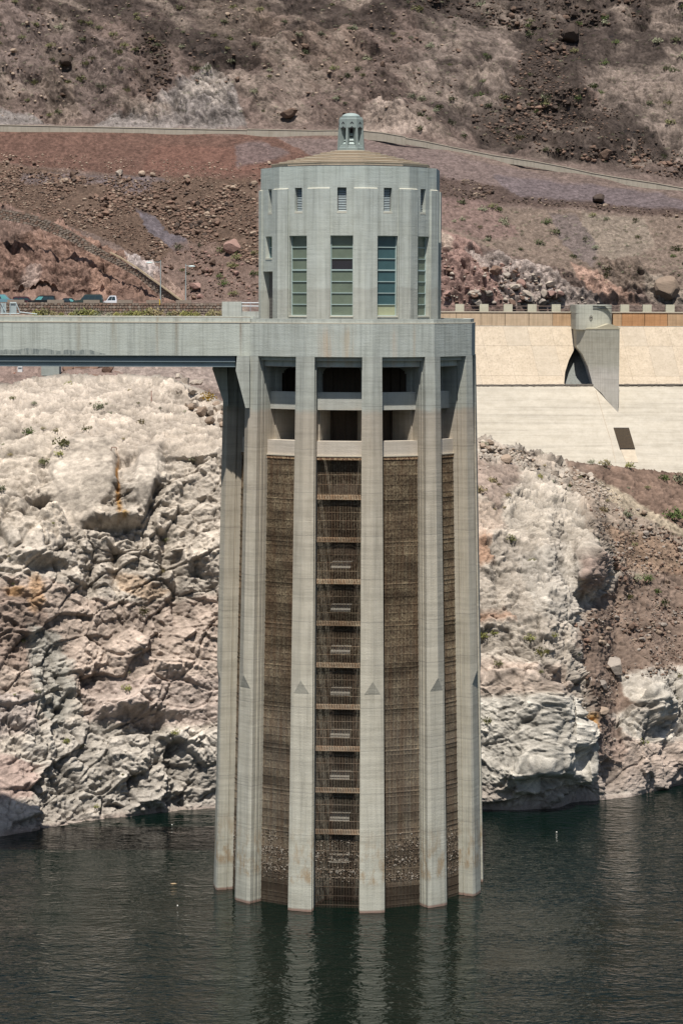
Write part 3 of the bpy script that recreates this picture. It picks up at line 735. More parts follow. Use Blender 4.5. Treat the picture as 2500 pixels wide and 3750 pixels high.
for k in range(12):
    q = bay_axes(k); centre = (k == 11)
    def slab(name, n0, n1, z0, z1, w, mat, dn=0):
        h1 = half(n1, z0, w); h0 = half(n0, z0, w); m = MB()
        m.prism([q(n0,-h0,z0),q(n1+dn,-h1,z0),q(n1+dn,h1,z0),q(n0,h0,z0)], [q(n0,-h0,z1),q(n1,-h1,z1),q(n1,h1,z1),q(n0,h0,z1)])
        return m.build(name, mat, tower)
    apo = lambda z, d: Rz(z)*C15-d
    # two stepped lintels under the fascia with splayed ends
    slab('lintel', 8.2, apo(ZF,.42), zl[1], ZF-.01, .002, M['girder_c'] if 'girder_c' in M else M['deck'])
    slab('lintel', 8.2, apo(ZF,.78), zl[2], zl[1]-.004, .072, M['deck'])
    slab('lintel_ledge', 8.3, apo(ZF,.38), zl[1]-.002, zl[1]+.03, .004, M['bright'])  # thin pale strips, lit ledge lines put into the colour
    slab('lintel_ledge', 8.3, apo(ZF,.74), zl[2]-.035, zl[2]-.003, .074, M['bright'])
    # gallery parapet and floor
    slab('gallery_parapet', apo(-6,1.95), apo(-6,1.6), zg0, zg1, .072, M['beam'])
    slab('gallery_floor', 5.4, apo(-6,1.96), zg0+.02, zg0+.32, .25, M['beam'])
    slab('ring_beam', apo(-10,2.3), apo(-10,1.3), zb0, zb1, .072, M['beam'])
    slab('ledge', apo(-10,2.28), apo(-10,1.18), zb0-.09, zb0-.005, .072, M['bright'])
    slab('crusted_ledge', apo(-10,2.2), apo(-10,1.22), zr, zb0-.095, .072, M['ledge_crust'])
    if k not in vis:
        m = MB(); z0, z1 = -55, zr; n0, n1 = apo(z0,1.45), apo(z1,1.45)
        m.prism([q(n0-.2,-half(n0,z0,.075),z0),q(n0,-half(n0,z0,.075),z0),q(n0,half(n0,z0,.075),z0),q(n0-.2,half(n0,z0,.075),z0)],
                [q(n1-.2,-half(n1,z1,.075),z1),q(n1,-half(n1,z1,.075),z1),q(n1,half(n1,z1,.075),z1),q(n1-.2,half(n1,z1,.075),z1)])
        m.build('rack_panel', M['rack_foul'], tower); continue
    rec = 1.72 if centre else 1.28
    bw_ = .032 if centre else .060
    for s in range(len(zseg)-1):
        z1, z0 = zseg[s]-.03, zseg[s+1]+.02
        m = MB(); n1, n0 = apo(z1,rec), apo(z0,rec); h1, h0 = half(n1,z1,.08), half(n0,z0,.08)
        nb = 29
        for i in range(nb):
            f = (i+.5)/nb*2-1
            t1, t0 = f*h1, f*h0; w = bw_/2; dd = .10
            m.prism([q(n0-dd,t0-w,z0),q(n0,t0-w,z0),q(n0,t0+w,z0),q(n0-dd,t0+w,z0)], [q(n1-dd,t1-w,z1),q(n1,t1-w,z1),q(n1,t1+w,z1),q(n1-dd,t1+w,z1)])
        nh = max(1, int((z1-z0)/.62))
        for i in range(nh):
            z = z0+(z1-z0)*(i+.5)/nh; n = apo(z,rec)+.012; h = half(n,z,.08)
            m.prism([q(n-.06,-h,z-.018),q(n,-h,z-.018),q(n,h,z-.018),q(n-.06,h,z-.018)],[q(n-.06,-h,z+.018),q(n,-h,z+.018),q(n,h,z+.018),q(n-.06,h,z+.018)])
        m.build('rack_panel', M['rack_clean' if centre else 'rack_foul'], tower)
        # cross beam under each panel
        if 0 < s < 10:
            z = zseg[s]; n = apo(z,rec)
            if centre:
                m = MB(); h = half(n+.3,z,.08)
                m.prism([q(n-.3,-h,z-.02),q(n+.25,-h,z-.02),q(n+.25,h,z-.02),q(n-.3,h,z-.02)],[q(n-.3,-h,z+.03),q(n+.25,-h,z+.03),q(n+.25,h,z+.03),q(n-.3,h,z+.03)])
                for i in range(28):
                    f = ((i+.5)/28*2-1)*h; w = .036
                    m.prism([q(n+.02,f-w,z+.02),q(n+.30,f-w,z+.02),q(n+.30,f+w,z+.02),q(n+.02,f+w,z+.02)],[q(n-.02,f-w,z+.36),q(n+.20,f-w,z+.30),q(n+.20,f+w,z+.30),q(n-.02,f+w,z+.36)])
                m.build('rack_beam', M['beam_rust'], tower)
            else:
                m = MB(); h = half(n,z,.08); m.prism([q(n-.2,-h,z-.05),q(n+.02,-h,z-.05),q(n+.02,h,z-.05),q(n-.2,h,z-.05)],[q(n-.2,-h,z+.03),q(n+.02,-h,z+.03),q(n+.02,h,z+.03),q(n-.2,h,z+.03)])
                m.build('rack_beam', M['rack_foul'], tower)
    # growth behind the bars, blackened to carry gap shade (the middle bay is open)
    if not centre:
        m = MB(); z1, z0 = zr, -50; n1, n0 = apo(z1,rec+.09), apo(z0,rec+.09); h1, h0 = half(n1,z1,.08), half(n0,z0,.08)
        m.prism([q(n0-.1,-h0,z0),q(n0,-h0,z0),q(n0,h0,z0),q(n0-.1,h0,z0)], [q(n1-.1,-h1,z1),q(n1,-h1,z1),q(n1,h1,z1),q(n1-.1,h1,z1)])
        m.build('growth_shade_mat', M['growth'], tower)
    else:
        for y in (2068,2224,2377,2530,2684,2836,2988,3140):
            z = zat(y, 214.5); m = MB(); n = apo(z, rec+.55)
            m.prism([q(5.5,-.75,z-.28),q(n,-.75,z-.28),q(n,.82,z-.28),q(5.5,.82,z-.28)],[q(5.5,-.75,z+.1),q(n-.3,-.75,z+.22),q(n-.3,.82,z+.22),q(5.5,.82,z+.1)])
            m.build('drum_block', M['drumblock'], tower)
    # shell clumps in the drawdown zone
    m = MB(); za, zb = zat(3052,213), zat(3238,213); rr = random.Random(k)
    for i in range(1500 if k in (10,11,0,1,9) else 500):
        z = rr.uniform(zb, za)
        if rr.random() > min(1,(za-z)/1.6)*(.55+.45*math.sin(z*5+k))*min(1,(z-zb)/.5+.3): continue
        n = apo(z, rec-.01); h = half(n,z,.1); t = (int(rr.uniform(0,29))+.5)/29*2*h-h+rr.uniform(-.015,.015); s = rr.uniform(.035,.075); sz = s*rr.uniform(.8,1.6)
        c0 = q(n,t,z); e = [q(n+s*.6,t+rr.uniform(-.02,.02),z), q(n,t-s,z), q(n,t+s,z), q(n,t,z+sz), q(n,t,z-sz)]
        m.add(e, [(0,1,3),(0,3,2),(0,2,4),(0,4,1)])
    m.build('shell_crust', M['crust'], tower, kind='stuff')

# ------------------------------------------------------------------ gatehouse on the deck
XC = .66; RH = 7.25; ZR = 11.865
apoH = RH*C15; hw = RH*S15            # half facet width
zband = zat(688, 215); zwin1, zwin0 = zat(862, 215.2), zat(1157, 215.2)
zlv1, zlv0 = zat(686, 215.2), zat(772, 215.2)
def facet_q(k):
    b = AZ[k]+R_(15)
    return lambda n, t, z: (XC+n*math.sin(b)+t*math.cos(b), DC-n*math.cos(b)+t*math.sin(b), z)
pw = .93                               # pilaster half width along each facet
for k in range(12):
    q = facet_q(k)
    def blk(name, t0, t1, z0, z1, n0, n1, mat, parent=tower, slope=0):
        m = MB(); m.prism([q(n0,t0,z0),q(n1,t0,z0),q(n1,t1,z0),q(n0,t1,z0)], [q(n0,t0,z1),q(n1-slope,t0,z1),q(n1-slope,t1,z1),q(n0,t1,z1)])
        return m.build(name, mat, parent)
    side = (k == 9)                    # facet with the door and small window
    inner = hw-pw
    lw = .355 if not side else .36
    ww = .88 if not side else .62
    # upper band and the wall round the openings, thickness .6
    n0, n1 = apoH-.65, apoH
    m = MB()
    def w_(t0, t1, z0, z1, e=0):
        f = lambda n, t: t*(n/apoH) if abs(abs(t)-hw) < 1e-6 else t
        m.prism([q(n0,f(n0,t0),z0),q(n1,t0,z0),q(n1,t1,z0),q(n0,f(n0,t1),z0)], [q(n0,f(n0,t0),z1),q(n1,t0,z1),q(n1,t1,z1),q(n0,f(n0,t1),z1)])
    w_(-hw, hw, zlv1, ZR)
    w_(-hw, -lw, zlv0, zlv1); w_(lw, hw, zlv0, zlv1)
    w_(-hw, hw, zwin1, zlv0)
    if not side:
        w_(-hw, -ww, zwin0, zwin1); w_(ww, hw, zwin0, zwin1); w_(-hw, hw, -1.0, zwin0)
    else:
        zs0 = zat(946, 218); zd1 = zat(994, 218)
        w_(-hw, -.86, zs0, zwin1); w_(.42, hw, zs0, zwin1); w_(-hw, hw, zd1, zs0)
        w_(-hw, -1.42, -1.0, zd1); w_(.69, hw, -1.0, zd1)
    m.build('wall_panel', M['house'], tower)
    # pilasters wrap the corner: two halves, one per facet
    for s in (-1, 1):
        pk = .42 if (side and s < 0) else pw
        t0, t1 = (hw-pk, hw) if s > 0 else (-hw, -hw+pk)
        m = MB(); n2 = apoH+.16; ee = .16*T15
        a0, a1 = (t0, hw+ee) if s > 0 else (-hw-ee, t1)
        m.prism([q(apoH-.02,t0,-.9),q(n2,a0,-.9),q(n2,a1,-.9),q(apoH-.02,t1,-.9)], [q(apoH-.02,t0,zband-.03),q(n2,a0,zband-.03),q(n2,a1,zband-.03),q(apoH-.02,t1,zband-.03)])
        m.build('pilaster', M['house'], tower)
        m = MB()
        m.prism([q(apoH-.02,t0,zband-.03),q(n2+.004,a0,zband-.03),q(n2+.004,a1,zband-.03),q(apoH-.02,t1,zband-.03)], [q(apoH-.02,t0,zband+.03),q(apoH+.01,t0,zband+.03),q(apoH+.01,t1,zband+.03),q(apoH-.02,t1,zband+.03)])
        m.build('pilaster_cap', M['sill'], tower)
    # louver with slats
    fr = MB()
    for (t0,t1,z0,z1) in ((-lw,-lw+.05,zlv0,zlv1),(lw-.05,lw,zlv0,zlv1),(-lw,lw,zlv1-.05,zlv1)):
        fr.prism([q(apoH-.42,t0,z0),q(apoH-.30,t0,z0),q(apoH-.30,t1,z0),q(apoH-.42,t1,z0)], [q(apoH-.42,t0,z1),q(apoH-.30,t0,z1),q(apoH-.30,t1,z1),q(apoH-.42,t1,z1)])
    fr.prism([q(apoH-.60,-lw,zlv0),q(apoH-.5,-lw,zlv0),q(apoH-.5,lw,zlv0),q(apoH-.60,lw,zlv0)],[q(apoH-.60,-lw,zlv1),q(apoH-.5,-lw,zlv1),q(apoH-.5,lw,zlv1),q(apoH-.60,lw,zlv1)])
    lv = fr.build('louver', M['louver_dark'], tower)
    sl_ = MB(); ns = 14
    for i in range(ns):
        z = zlv0+(zlv1-zlv0)*(i+.5)/ns
        sl_.prism([q(apoH-.31,-lw+.05,z-.055),q(apoH-.27,-lw+.05,z-.04),q(apoH-.27,lw-.05,z-.04),q(apoH-.31,lw-.05,z-.055)],
                  [q(apoH-.42,-lw+.05,z+.035),q(apoH-.39,-lw+.05,z+.05),q(apoH-.39,lw-.05,z+.05),q(apoH-.42,lw-.05,z+.035)])
    sl_.build('slat', M['louver'], lv, kind='stuff')
    m = MB(); m.prism([q(apoH-.45,-lw+.002,zlv0-.14),q(apoH+.01,-lw-.05,zlv0-.18),q(apoH+.01,lw+.05,zlv0-.18),q(apoH-.45,lw-.002,zlv0-.14)],
                      [q(apoH-.45,-lw+.002,zlv0+.04),q(apoH+.01,-lw+.002,zlv0-.02),q(apoH+.01,lw-.002,zlv0-.02),q(apoH-.45,lw-.002,zlv0+.04)])
    m.build('sill', M['sill'], tower)
    # windows
    def window(t0, t1, z0, z1, panes, mats, name='window'):
        fr = MB(); nn0, nn1 = apoH-.42, apoH-.32; b = .06
        def bar(a0,a1,c0,c1,d=0): fr.prism([q(nn0,a0,c0),q(nn1+d,a0,c0),q(nn1+d,a1,c0),q(nn0,a1,c0)],[q(nn0,a0,c1),q(nn1+d,a0,c1),q(nn1+d,a1,c1),q(nn0,a1,c1)])
        bar(t0,t0+b,z0,z1); bar(t1-b,t1,z0,z1); bar(t0+b,t1-b,z0,z0+b); bar(t0+b,t1-b,z1-b,z1)
        H = (z1-z0)/panes
        for i in range(1, panes): bar(t0+b, t1-b, z0+H*i-(.05 if i == 4 else .028), z0+H*i+(.05 if i == 4 else .028), .02)
        w = fr.build(name, M['frame'], tower)
        for i in range(panes):
            p = MB(); c0, c1 = z0+H*i+.03, z0+H*(i+1)-.03
            p.prism([q(nn0+.01,t0+b,c0),q(nn0+.05,t0+b,c0),q(nn0+.05,t1-b,c0),q(nn0+.01,t1-b,c0)],[q(nn0+.01,t0+b,c1),q(nn0+.05,t0+b,c1),q(nn0+.05,t1-b,c1),q(nn0+.01,t1-b,c1)])
            mt, lab = mats(panes-1-i)
            o = p.build('pane', M[mt], w)
            if lab: o['label'] = lab
    if not side:
        def mats(i, k=k):
            if k == 11 and i == 2: return 'glass_dark', 'dark open pane showing the room inside'
            if k == 0: return ('glass_pale', 'pale yellowish bottom pane') if i == 6 else ('glass_teal', 'dark teal pane')
            return 'glass_green', None
        window(-ww, ww, zwin0, zwin1, 7, mats)
        blk('sill', -ww-.02, ww+.02, zwin0-.1, zwin0+.02, apoH-.45, apoH+.05, M['sill'])
    else:
        window(-.86, .42, zs0, zwin1, 2, lambda i: ('glass_green', None) if i == 0 else ('glass_teal', 'dark teal lower pane'))
        blk('sill', -.87, .43, zs0-.1, zs0+.02, apoH-.45, apoH+.03, M['sill'])
        d = MB(); d.prism([q(apoH-.62,-1.4,-.9),q(apoH-.54,-1.4,-.9),q(apoH-.54,.67,-.9),q(apoH-.62,.67,-.9)],[q(apoH-.62,-1.4,zd1),q(apoH-.54,-1.4,zd1),q(apoH-.54,.67,zd1),q(apoH-.62,.67,zd1)])
        d = d.build('door', M['louver_dark'], tower)
        s2 = MB()
        for i in range(40):
            z = -.8+(zd1+.8)*(i+.5)/40
            s2.prism([q(apoH-.54,-1.3,z-.05),q(apoH-.48,-1.3,z-.05),q(apoH-.48,.6,z-.05),q(apoH-.54,.6,z-.05)],[q(apoH-.54,-1.3,z+.03),q(apoH-.52,-1.3,z+.03),q(apoH-.52,.6,z+.03),q(apoH-.54,.6,z+.03)])
        s2.build('slat', M['louver_dark'], d, kind='stuff')
# room behind the windows so that nothing shows through
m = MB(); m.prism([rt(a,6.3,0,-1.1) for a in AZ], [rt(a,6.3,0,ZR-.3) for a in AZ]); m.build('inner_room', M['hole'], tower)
# stepped roof
zt = zat(553, 220.6)
m = MB(); m.prism([rt(a,6.45,0,ZR-.3) for a in AZ],[rt(a,6.45,0,ZR+.10) for a in AZ]); m.build('roof_gutter', M['hole'], tower)
NS = 8; Rs = [6.4,5.75,5.1,4.4,3.7,3.0,2.45,1.6]
z0 = ZR+.101
for i in range(NS):
    z1 = ZR+.30+(zt-ZR-.30)*((i)/(NS-1))**1.0
    m = MB(); m.prism([rt(a,Rs[i],0,z0) for a in AZ],[rt(a,Rs[i],0,z1) for a in AZ]); m.build('roof_step', M['roof'], tower)
    m = MB(); m.prism([rt(a,Rs[i]+.05,0,z1+.001) for a in AZ],[rt(a,Rs[i]+.05,0,z1+.07) for a in AZ]); m.build('roof_shadow_lip', M['bright'] if i%2 else M['roof'], tower); z0 = z1+.071  # lip added so steps show a bright line over a shadow line
# lantern
zL = zt; s_ = lambda y: zat(y, 221.2)
A8 = [R_(-18+45*k) for k in range(8)]
def oct_(R, z): return [rt(a,R,0,z) for a in A8]
ln = MB()
ln.loft([oct_(1.15,zL),oct_(1.15,s_(541)),oct_(1.08,s_(539)),oct_(1.05,s_(533)),oct_(.92,s_(531))]); lantern = ln.build('lantern_base', M['lantern'], tower)
for i, a in enumerate(A8):
    p = lambda r, t, z: rt(a, r, t, z)
    m = MB(); m.prism([p(.55,-.10,s_(540)),p(1.10,-.10,s_(540)),p(1.10,.10,s_(540)),p(.55,.10,s_(540))],[p(.5,-.08,s_(463)),p(1.02,-.08,s_(463)),p(1.02,.08,s_(463)),p(.5,.08,s_(463))])
    m.build('lantern_post', M['lantern'], tower)
m = MB()
for (y1,y0,r1,r0) in ((486,497,.45,.62),(502,514,.55,.72),(518,528,.66,.86)):
    m.loft([oct_(r0,s_(y0)),oct_(r1,s_(y1))])
m.build('lantern_vent', M['lantern_top'], tower)
m = MB(); m.loft([oct_(.45,s_(533)),oct_(.4,s_(465))]); m.build('lantern_core', M['hole'], tower)
m = MB(); m.loft([oct_(1.02,s_(468)),oct_(1.04,s_(466)),oct_(1.02,s_(435)),oct_(.97,s_(433)),oct_(.94,s_(427)),oct_(.78,s_(426))]); m.build('lantern_head', M['lantern'], tower)
m = MB()
for i in range(8):      # chevron cuts on each face, their shade painted as black pieces
    a = A8[i]+R_(22.5); r = 1.035*math.cos(R_(22.5))
    for yc, sc in ((449,.13),(466,.15)):
        z = s_(yc); p = lambda t, zz: rt(a, r+.012, t, zz); pb = lambda t, zz: rt(a, r-.06, t, zz)
        for sg in (-1, 1):
            m.prism([p(0,z+.10),p(sg*sc,z-.03),p(sg*sc,z-.12),p(0,z+.0)], [pb(0,z+.10),pb(sg*sc,z-.03),pb(sg*sc,z-.12),pb(0,z+.0)])
m.build('lantern_chevron', M['hole'], tower)
m = MB(); rings = []
for j in range(9):
    f = j/8*math.pi/2; rings.append([(XC+.74*math.cos(f)*math.cos(6.2832*i/24)+1e-4*math.cos(i), DC+.74*math.cos(f)*math.sin(6.2832*i/24), s_(426)+(s_(411)-s_(426))*math.sin(f)) for i in range(24)])
m.loft(rings); m.build('dome', M['lantern_top'], tower, smooth=True)

XC = .718
# haunches that carry the bridge on the two left piers
def haunch(pts, Y0, Y1):
    m = MB(); a = [at(x,y,Y0) for x,y in pts]; b = [(p[0],Y1,p[2]) for p in a]
    m.prism(a, b); m.build('haunch', M['pier'], tower)
haunch([(898,1495),(862,1358),(866,1306),(912,1304),(912,1495)], 215.2, 217.0)
haunch([(822,1488),(776,1352),(778,1343),(830,1343),(836,1488)], 219.0, 221.4)

# ================================================================== ACCESS BRIDGE
br = thing('access_bridge', 'long grey concrete bridge with dark steel girder running left from the tower deck', 'bridge')
YB = 215.75; YB2 = 224.6; XL = -75.0; XR = rt(AZ[10],10.2,0,0)[0]+.02
zb_ = [zat(1304,YB), zat(1184,YB), zat(1181,YB), zat(1161.5,YB)]
m = MB(); m.box(XL, XR, YB, YB+.4, zb_[0], zb_[1]); m.build('fascia_beam', M['bridge'], br)
m = MB(); m.box(XL, XR, YB-.03, YB+.42, zb_[1]+.001, zb_[2]+.02); m.build('ledge', M['bright'], br)
m = MB(); m.box(XL, XR, YB+.10, YB+.42, zb_[2]+.021, zb_[3]-.05); m.build('parapet', M['bridge'], br)
m = MB(); m.box(XL, XR, YB+.09, YB+.44, zb_[3]-.049, zb_[3]); m.build('coping', M['bright'], br)
m = MB(); m.box(XL, XR, YB2-.4, YB2, zb_[0], zb_[3]); m.build('rear_parapet', M['bridge'], br)
m = MB(); m.box(XL, XR-.02, YB+.43, YB2-.41, zb_[0]+.3, -1.0); m.build('roadway', M['bridge'], br)
xg = at(860,1320,YB)[0]
zg = [zat(1344,YB+.3), zat(1326,YB+.3), zat(1322,YB+.3), zat(1304.5,YB+.3)]
for Yg in (YB+.25, YB2-.6):
    g = MB(); g.box(XL, xg, Yg+.12, Yg+.2, zg[0], zb_[0]-.002)
    g.box(XL, xg, Yg-.05, Yg+.119, zg[1]-.02, zg[2]); g.box(XL, xg, Yg-.05, Yg+.119, zg[0]-.02, zg[0]+.04); g.box(XL, xg, Yg-.12, Yg+.119, zb_[0]-.07, zb_[0]-.003)
    g.build('girder', M['girder'], br)
for i in range(24):
    x = xg-1.2-i*3.0
    if x < XL: break
    m = MB(); m.box(x-.08, x+.08, YB+.46, YB2-.61, zg[0]+.1, zb_[0]-.003); m.build('cross_beam', M['girder'], br)
# algae stain along the low left of the fascia: thin crust on the face
n_ = NT('dark_algae_crust', .9, .1); M['algae'] = n_.color(n_.mix(n_.ramp(n_.noise((4,4,.6), 1, 5, .7), [(.4,0.0),(.6,1.0)]), (.16,.18,.175), (.33,.35,.32)))
m = MB(); rr = random.Random(3); pts = []
xs = np.linspace(at(-900,1290,YB)[0], at(385,1290,YB)[0], 260)
for i, x in enumerate(xs):
    f = min(1, (len(xs)-i)/16); hgt = (.36+.07*math.sin(i*.13)+.04*math.sin(i*.41+1)+rr.uniform(-.03,.03))*f+.02
    pts.append((x, hgt))
for (x0,h0),(x1,h1) in zip(pts[:-1], pts[1:]):
    z = zb_[0]+.07; m.add([(x0,YB-.006,z),(x1,YB-.006,z),(x1,YB-.006,z+h1),(x0,YB-.006,z+h0)], [(0,1,2,3)])
m.build('algae_stain', M['algae'], br, kind='stuff')

# ================================================================== SPILLWAY
sp = thing('concrete_spillway', 'wide cream and white sloping concrete spillway wall behind the tower on the right', 'spillway')
M['orange'] = concrete('orange_stained_concrete', base=(.46,.31,.19), streak=.9, band=.3, lifts=False)
M['orange2'] = concrete('strong_orange_concrete', base=(.46,.25,.125), streak=1.0, band=.4, lifts=False)
M['peach'] = concrete('peach_concrete', base=(.50,.385,.27), streak=.9, band=.3, lifts=False)
M['cream'] = concrete('cream_slope_concrete', base=(.47,.395,.305), streak=.9, band=.2, lifts=False)
M['cream2'] = concrete('cream_slope_concrete_greyer', base=(.445,.38,.30), streak=.55, band=.2, lifts=False)
M['white'] = concrete('white_spillway_concrete', base=(.435,.395,.33), streak=.3, band=.9, lifts=False)
M['spier'] = concrete('grey_spillway_pier_concrete', cols=[(-14,(.56,.54,.49)),(-10.5,(.60,.57,.52)),(-9.2,(.52,.50,.45)),(-8.7,(.47,.455,.39)),(-5,(.43,.41,.34)),(0,(.44,.445,.385))], streak=.9, band=.6, lifts=False)
M['shade_grey'] = concrete('niche_shade_grey_concrete', base=(.20,.21,.20), streak=.9, band=.2, lifts=False)  # darker grey holds the shade of the undercut niche
def quad_panel(p, Ys, name, mat, th=.5, parent=None):
    """p: four photo pixels (tl,tr,br,bl), Ys their distances; a slab of thickness th behind"""
    a = [at(x,y,Y) for (x,y),Y in zip(p,Ys)]; b = [(q[0],q[1]+th,q[2]) for q in a]
    m = MB(); m.prism(a, b); return m.build(name, mat, parent or sp)
g = .8
YT, YM, YL, YU = 441.0, 434.0, 430.0, 411.0
# orange band blocks with posts above
xb = [1560,1668,1757,1846,1933,2020,2108]; mats_ = ['peach','peach','peach','peach','peach','orange']
for i in range(6):
    quad_panel([(xb[i]+g,1143),(xb[i+1]-g,1143),(xb[i+1]-g,1191),(xb[i]+g,1191)], [YT]*4, 'wall_block', M[mats_[i]], 1.5)
xb2 = [2240,2273,2355,2440,2520,2600,2690,2780]; mats2 = ['orange','orange2','orange2','orange','orange2','orange','peach']
for i in range(7):
    quad_panel([(xb2[i]+g,1143),(xb2[i+1]-g,1143),(xb2[i+1]-g,1191),(xb2[i]+g,1191)], [YT]*4, 'wall_block', M[mats2[i]], 1.5)
m = MB(); z = at(0,1142,YT)[2]; m.box(at(1400,0,YT)[0], at(2800,0,YT)[0], YT-.12, YT+1.6, z, z+.14); m.build('coping', M['bright'], sp)
M['post'] = concrete('pale_post_concrete', base=(.50,.48,.38), streak=.4, band=.1, lifts=False)
posts = [1593,1680,1769,1857,1945,2033,2284,2366,2450,2533,2616,2700]
for x in posts:
    m = MB(); p0 = at(x-16,1139,YT-.05); p1 = at(x+16,1112,YT-.05); m.box(p0[0],p1[0],YT-.06,YT+1.2,z+.141,p1[2]); m.build('post', M['post'], sp)
for yy in (1119,1132):
    p0 = at(1560,yy,YT+.5); p1 = at(2108,yy,YT+.5); p2 = at(2243,yy,YT+.5); p3 = at(2760,yy,YT+.5)
    m = MB(); m.tube(p0,p1,.055,6); m.build('railing', flat('rusty_rail_'+str(yy),(.14,.10,.08)), sp)
    m = MB(); m.tube(p2,p3,.055,6); m.build('railing', flat('rusty_rail2_'+str(yy),(.14,.10,.08)), sp)
# cream slope: three courses of slabs with leaning joints
def lerp(a, b, f): return a+(b-a)*f
rows = [(1193,YT-.4),(1264,437.8),(1374,432.5),(1408,YL)]
def lean(x, y): return x+(y-1193)*.245
cols_ = [1440,1530,1620,1712,1752,1838,1925,2012,2100,2190,2266,2352,2440,2530,2620,2710]
for r in range(3):
    (ya, Ya), (yb_, Yb) = rows[r], rows[r+1]
    off = (0, 18, 30)[r]
    for i in range(len(cols_)-1):
        if r > 0 and cols_[i] == 2100: continue
        if r == 2 and cols_[i] == 2012: continue
        if r == 1 and cols_[i] == 2012:
            pp = [(2029.6,1264.5),(2104,1264.5),(2095,1285),(2080,1315),(2066,1360),(2062,1407),(2057,1407),(2056.6,1374)]
            a = [at(px_,py_,np.interp(py_,[q[0] for q in rows],[q[1] for q in rows])) for px_,py_ in pp]
            m = MB(); m.prism(a, [(p[0]-.05,p[1]+3.4,p[2]) for p in a]); m.build('slope_panel', M['cream'], sp); continue
        xa, xb_ = cols_[i]+off*.0, cols_[i+1]+off*.0
        quad_panel([(lean(xa,ya)+.2,ya+.3),(lean(xb_,ya)-.15,ya+.3),(lean(xb_,yb_)-.15,yb_-.2),(lean(xa,yb_)+.2,yb_-.2)], [Ya,Ya,Yb,Yb], 'slope_panel', M['cream' if (i*7+r*3)%5 else 'cream2'], 1.2)
# backing: joints read dark, shade of the pier niche put into its grey
quad_panel([(1440,1188),(2760,1188),(2800,1410),(1440,1410)], [YT+3.5,YT+3.5,YL+4,YL+4], 'slope_backing', M['shade_grey'], 1.0)
# rough dark ledge, then the long white lower slope
m = MB(); rr = random.Random(9)
for i in range(170):
    x = 1440+i*8; yk = 1409-(x-1700)*.006
    p = at(x, yk, YL-.25); s = rr.uniform(.12,.24)
    m.box(p[0]-.2,p[0]+.2,YL-.35-rr.uniform(0,.1),YL+.5,p[2]-s*.8,p[2]+s*.5)
m.build('rough_ledge', flat('dark_rubble_ledge', (.17,.15,.13), .95, .1, 0, .5, 6), sp, kind='stuff')
yq = [1414,1470,1530,1590,1660,1760]
for j in range(5):
    Ya = lerp(YL-.3, YU, (yq[j]-1414)/346.); Yb = lerp(YL-.3, YU, (yq[j+1]-1414)/346.)
    a = [at(1440,yq[j],Ya), at(2800,yq[j]-4,Ya), at(2800,yq[j+1]-4,Yb), at(1440,yq[j+1],Yb)]
    m = MB(); m.prism(a, [(p[0],p[1]+.8,p[2]-.4) for p in a]); m.build('apron_panel', M['white'], sp)
def apron_Y(y): return lerp(YL-.3, YU, (y-1414)/346.)
# inclined crack-like joint
m = MB(); path = [(2178,1425),(2195,1480),(2215,1550),(2235,1610),(2252,1690)]
for (x0,y0),(x1,y1) in zip(path[:-1], path[1:]):
    m.tube(at(x0,y0,apron_Y(y0)-.22), at(x1,y1,apron_Y(y1)-.22), .035, 4)
m.build('joint_line', flat('dark_joint', (.42,.35,.27)), sp)
# pier with pointed foot and domed cap
pts = [(2108,1204),(2265,1204),(2263,1420),(2260,1512),(2232,1480),(2200,1437),(2168,1410),(2164,1395),(2150,1340),(2130,1295),(2108,1268)]
YP = 424.0
PY = lambda x: 424.4+(2262-x)*.0564
a = [at(x,y,PY(x)) for x,y in pts]
m = MB(); m.prism(a, [(p[0]+.0,p[1]+9.0,p[2]) for p in a]); m.build('pier_body', M['spier'], sp)
m = MB(); pc = [(2108,1203.5),(2266,1203.5),(2266,1197),(2232,1183),(2225,1183),(2180,1198),(2108,1200)]
a = [at(x,y,PY(x)-.06) for x,y in pc]; m.prism(a, [(p[0],p[1]+7,p[2]) for p in a]); m.build('pier_cap', flat('warm_cap_concrete', (.46,.42,.31), .9, .1), sp)
m = MB(); c = at(2175,1160,YP+6); w = at(2242,1160,YP+6)[0]-c[0]; z1 = at(0,1113,YP+4)[2]; z0_ = at(0,1205,YP+4)[2]
YP = 429.0
for (za,zb2,rad) in ((z0_,at(0,1143,YP+4)[2],w),(at(0,1143,YP+4)[2]+.001,at(0,1141,YP+4)[2],w+.05),(at(0,1141,YP+4)[2]+.001,at(0,1113,YP+4)[2],w)):
    nn = 28; pl = []
    for i in range(nn+1):
        th = math.pi*i/nn; pl.append((c[0]-rad*math.cos(th)*1.0, YP+4-math.sin(th)**.6*2.0))
    pl = pl + [(c[0]+rad, YT+2),(c[0]-rad, YT+2)]
    m.prism([(x_,y_,za) for x_,y_ in pl], [(x_,y_,zb2) for x_,y_ in pl])
m.build('pier_turret', M['spier'], sp)
for yy in (1118, 1127):
    p = at(2205,yy,YP+1.75); m = MB(); m.box(p[0]-1.6,p[0]+1.7,YP+1.9,YP+2.2,p[2]-.03,p[2]+.03); m.build('turret_groove', M['hole'], sp)  # near-black strip painted in for the shade of a groove
p = at(2160,1160,YP+1.9); m = MB()
for i in range(10):
    t0, t1 = 6.2832*i/10, 6.2832*(i+1)/10
    m.tube((p[0]+.2*math.cos(t0),p[1],p[2]+.28*math.sin(t0)),(p[0]+.2*math.cos(t1),p[1],p[2]+.28*math.sin(t1)),.05,5)
m.build('ring_hook', flat('rusty_hook', (.10,.08,.07)), sp)
